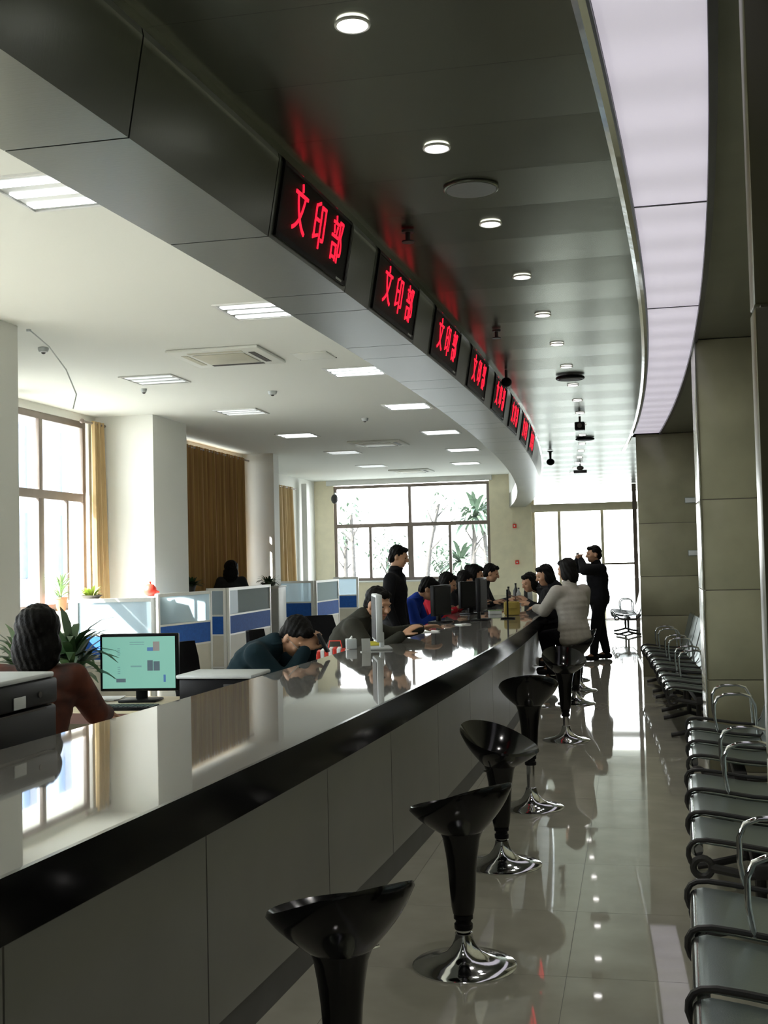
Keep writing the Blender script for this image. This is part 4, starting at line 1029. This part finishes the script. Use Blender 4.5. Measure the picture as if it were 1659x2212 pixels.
W = -PI / 2      # facing the counter from the office side (+X)
E = PI / 2       # facing the counter from the aisle (-X)
person('clerk with long black hair in a rust jacket, back turned, at the lit monitor', (-2.92, 5.22, 0), .12, seated(.12, hL=(-.15, .50, .78), hR=(.2, .52, .78)), 'c_mix', 'c_jean', 'long', (.2, .15), .008, 1.08)
J2 = seated(.62, seat=.50, hL=(-.06, .58, .98), hR=(.07, .58, .98), hunch=.3, knee=.40)
person('man in dark teal jacket and glasses bowed over the phone in his hands', (-2.74, 7.50, .0), W, J2, 'c_teal', 'c_char', 'short', (-.55, .75), .008, 1.16, .8, glasses=True, hands_n={'L': (1, 0, .2), 'R': (-1, 0, .2)})
ph = thing('mobile_phone', 'dark phone held by the bowed man', 'phone', (-2.05, 7.47, 1.02), W)
obj('case', MB().box((0, 0, 0), (.07, .012, .14), Matrix.Rotation(.5, 3, 'X'), .003), 'black_plastic', ph); obj('display', MB().box((0, -.0075, -.004), (.062, .002, .125), Matrix.Rotation(.5, 3, 'X')), 'led_black', ph)
J3 = seated(.50, seat=.56, hL=(-.45, .72, 1.0), hR=(.18, .60, .99), hunch=.15, knee=.40)
person('man in charcoal jacket seated behind the edge-on monitor, arm along the counter', (-2.36, 8.75, 0), W + .1, J3, 'c_green', 'c_char', 'short', (-.7, .3), .009, 1.1, .4)
person('man in black jacket standing in profile behind the counter', (-2.46, 11.75, 0), W - .05, standing(1.72, .05, hL=(-.22, .08, .85), hR=(.22, .10, .85)), 'c_black', 'c_char', 'short', (0, .25), .009, 1.0)
person('person in bright blue jacket bent over the far counter', (-2.64, 12.4, 0), W, seated(.60, hL=(-.2, .55, .98), hR=(.15, .55, .98), hunch=.1, seat=.60), 'c_blue', 'c_char', 'short', (0, .5), .009, 1.05)
person('person in red top bent beside the blue-jacketed one', (-2.54, 13.4, 0), W, seated(.50, hL=(-.2, .5, .98), hR=(.15, .5, .98), hunch=.1, seat=.60), 'c_red', 'c_char', 'bob', (0, .4), .010, 1.05)
person('dark-haired clerk in black between red top and taller dark clerk', (-2.40, 14.15, 0), W, seated(.42, hL=(-.2, .5, .98), hR=(.15, .5, .98), hunch=.1, seat=.58), 'c_black', 'c_char', 'bob', (0, .4), .010, 1.05)
person('taller dark clerk leaning at the far staff side of the counter', (-2.30, 14.85, 0), W, seated(.32, hL=(-.2, .5, .98), hR=(.15, .5, .98), hunch=.1, seat=.62), 'c_black', 'c_char', 'bun', (0, .3), .010, 1.05)
person('farthest dark clerk behind the counter before the beige pier', (-2.20, 15.7, 0), W, seated(.32, hL=(-.2, .5, .98), hR=(.15, .5, .98), hunch=.1, seat=.62), 'c_char', 'c_char', 'short', (0, .3), .010, 1.05)
# customers
person('customer in pale grey jacket perched on a stool, seen from behind', (-.66, 12.45, 0), .80, seated(.10, seat=.63, hL=(-.10, .50, 1.0), hR=(.2, .42, 1.0), knee=.34, spread=.11), 'c_grey', 'c_black', 'bob', (.15, .2), .010, 1.05, bulk=1.4)
person('customer in a dark coat leaning over the counter from a stool', (-.72, 13.65, 0), E + .1, seated(.40, seat=.63, hL=(-.15, .5, 1.0), hR=(.2, .5, 1.0), knee=.34, spread=.11, hunch=.1), 'c_black', 'c_black', 'bob', (.3, .3), .010, 1.05, bulk=1.3)
person('dark customer farthest along the aisle bent low over the counter', (-.86, 14.75, 0), E + .15, seated(.60, seat=.63, hL=(-.15, .5, 1.0), hR=(.2, .5, 1.0), knee=.34, spread=.11, hunch=.2), 'c_char', 'c_black', 'bob', (.6, .3), .010, 1.05, bulk=1.2)
person('tall man in black standing in the aisle with a phone raised to his face', (-.56, 17.6, 0), E + .35, standing(1.70, .03, hL=(-.02, .26, 1.50), hR=(.08, .26, 1.52), stride=-.14, spread=.10), 'c_black', 'c_black', 'short', (.1, .05), .009, 1.12, .7, hands_n={'L': (1, 0, 0), 'R': (-1, 0, 0)}, bulk=1.7)
ph = thing('mobile_phone', 'dark phone raised by the standing man in the aisle', 'phone', (-.86, 17.72, 1.57), E + .35)
obj('case', MB().box((0, 0, 0), (.13, .012, .07), None, .003), 'black_plastic', ph); obj('display', MB().box((0, -.0075, 0), (.12, .002, .062)), 'led_black', ph)
person('dark-haired person in the office, head seen against the brown curtain', (-6.62, 18.4, 0), .2, standing(1.60, .05), 'c_char', 'c_char', 'long', (0, .2), .011, 1.15)

# handbag of the dark customer
# ------------------------------------------------------------------ outdoors
obj('ground', MB().b2((-60, YF + .3, -.2), (40, 80, -.05)).b2((-60, -10, -.2), (-8.3, YF + .3, -.05)), 'ground', label='pale paving outside the windows', cat='ground', kind='structure')
def tree(label, loc, h, lean, crown, n, L, palm=False):
    t = thing('tree', label, 'tree', loc, random.uniform(0, 6), 'trees outside the far window')
    pts = [(lean * f * f, 0, h * f) for f in (0, .3, .6, 1)]
    obj('trunk', MB().tube(pts, [.12, .10, .085, .06], 10), 'bark', t)
    for k in range(5):
        a = 2 * PI * k / 5 + random.random(); s = h * random.uniform(.5, .85)
        obj('branch', MB().tube([(lean * (s / h) ** 2, 0, s), (lean + crown * .6 * math.cos(a), crown * .6 * math.sin(a), s + crown * .8)], [.04, .012], 6), 'bark', t)
    mb = MB()
    for k in range(n):
        if palm:
            a = random.uniform(0, 2 * PI); e = random.uniform(-.1, 1.2); leaf(mb, (lean, 0, h), (math.cos(a) * math.cos(e), math.sin(a) * math.cos(e), math.sin(e)), L, .16, 1.6, 6)
        else:
            a = random.uniform(0, 2 * PI); e = random.uniform(-1, 1); r = crown * random.uniform(.3, 1)
            leaf(mb, (lean + r * math.cos(a) * math.sqrt(1 - e * e), r * math.sin(a) * math.sqrt(1 - e * e), h + crown * .3 + r * e), (random.uniform(-1, 1), random.uniform(-1, 1), random.uniform(-1, .4)), L, L * .45, .5, 2)
    f = obj('foliage', mb, 'tree_leaf', t, smooth=60); f['kind'] = 'stuff'
    return t
tree('thin young tree outside the left panes of the far window', (-10.6, 42, 0), 2.4, .1, .7, 110, .22)
tree('pale tree with straight trunk right of the thin young one', (-9.8, 40, 0), 3.2, .05, .6, 60, .22)
tree('small round tree outside, just left of the central mullion', (-9.4, 44, 0), 1.6, .1, 1.0, 260, .22)
tree('leaning bare-trunked tree outside right of the central mullion', (-6.85, 38, 0), 3.4, .5, .7, 50, .2)
tree('palm-like tree with long fronds outside the right pane', (-5.25, 38, 0), 2.9, .2, .6, 60, 1.4, True)
tree('second palm-like tree partly hidden by the window edge', (-5.35, 42.5, 0), 3.1, .1, .6, 60, 1.5, True)
tree('low bushy palm under the taller ones outside', (-5.9, 40, 0), 1.4, .1, .4, 60, 1.3, True)
tree('low shrubby tree outside between the leaning trunk and the palms', (-7.3, 44.5, 0), 1.3, .1, 1.0, 260, .24)
# building outside the left window
b = thing('building', 'pale blue-grey office building outside the first window', 'building', (-27, 44, 0))
obj('wall', MB().b2((-4, -6, 0), (4, 6, 22)), 'facade', b)
for f in range(6):
    for k in range(4):
        wn_ = obj('window', MB().b2((4.001, -5.2 + k * 2.8, 1.2 + f * 3.4), (4.06, -3.2 + k * 2.8, 3.7 + f * 3.4)), 'facade_glass', b)
for k in range(5): obj('pilaster', MB().b2((4.001, -6 + k * 2.8, 0), (4.35, -5.5 + k * 2.8, 22)), 'facade', b)
for f in range(6):
    for k in range(3): obj('window', MB().b2((-3.4 + k * 2.5, -6.06, 1.2 + f * 3.4), (-1.7 + k * 2.5, -6.001, 3.7 + f * 3.4)), 'facade_glass', b)
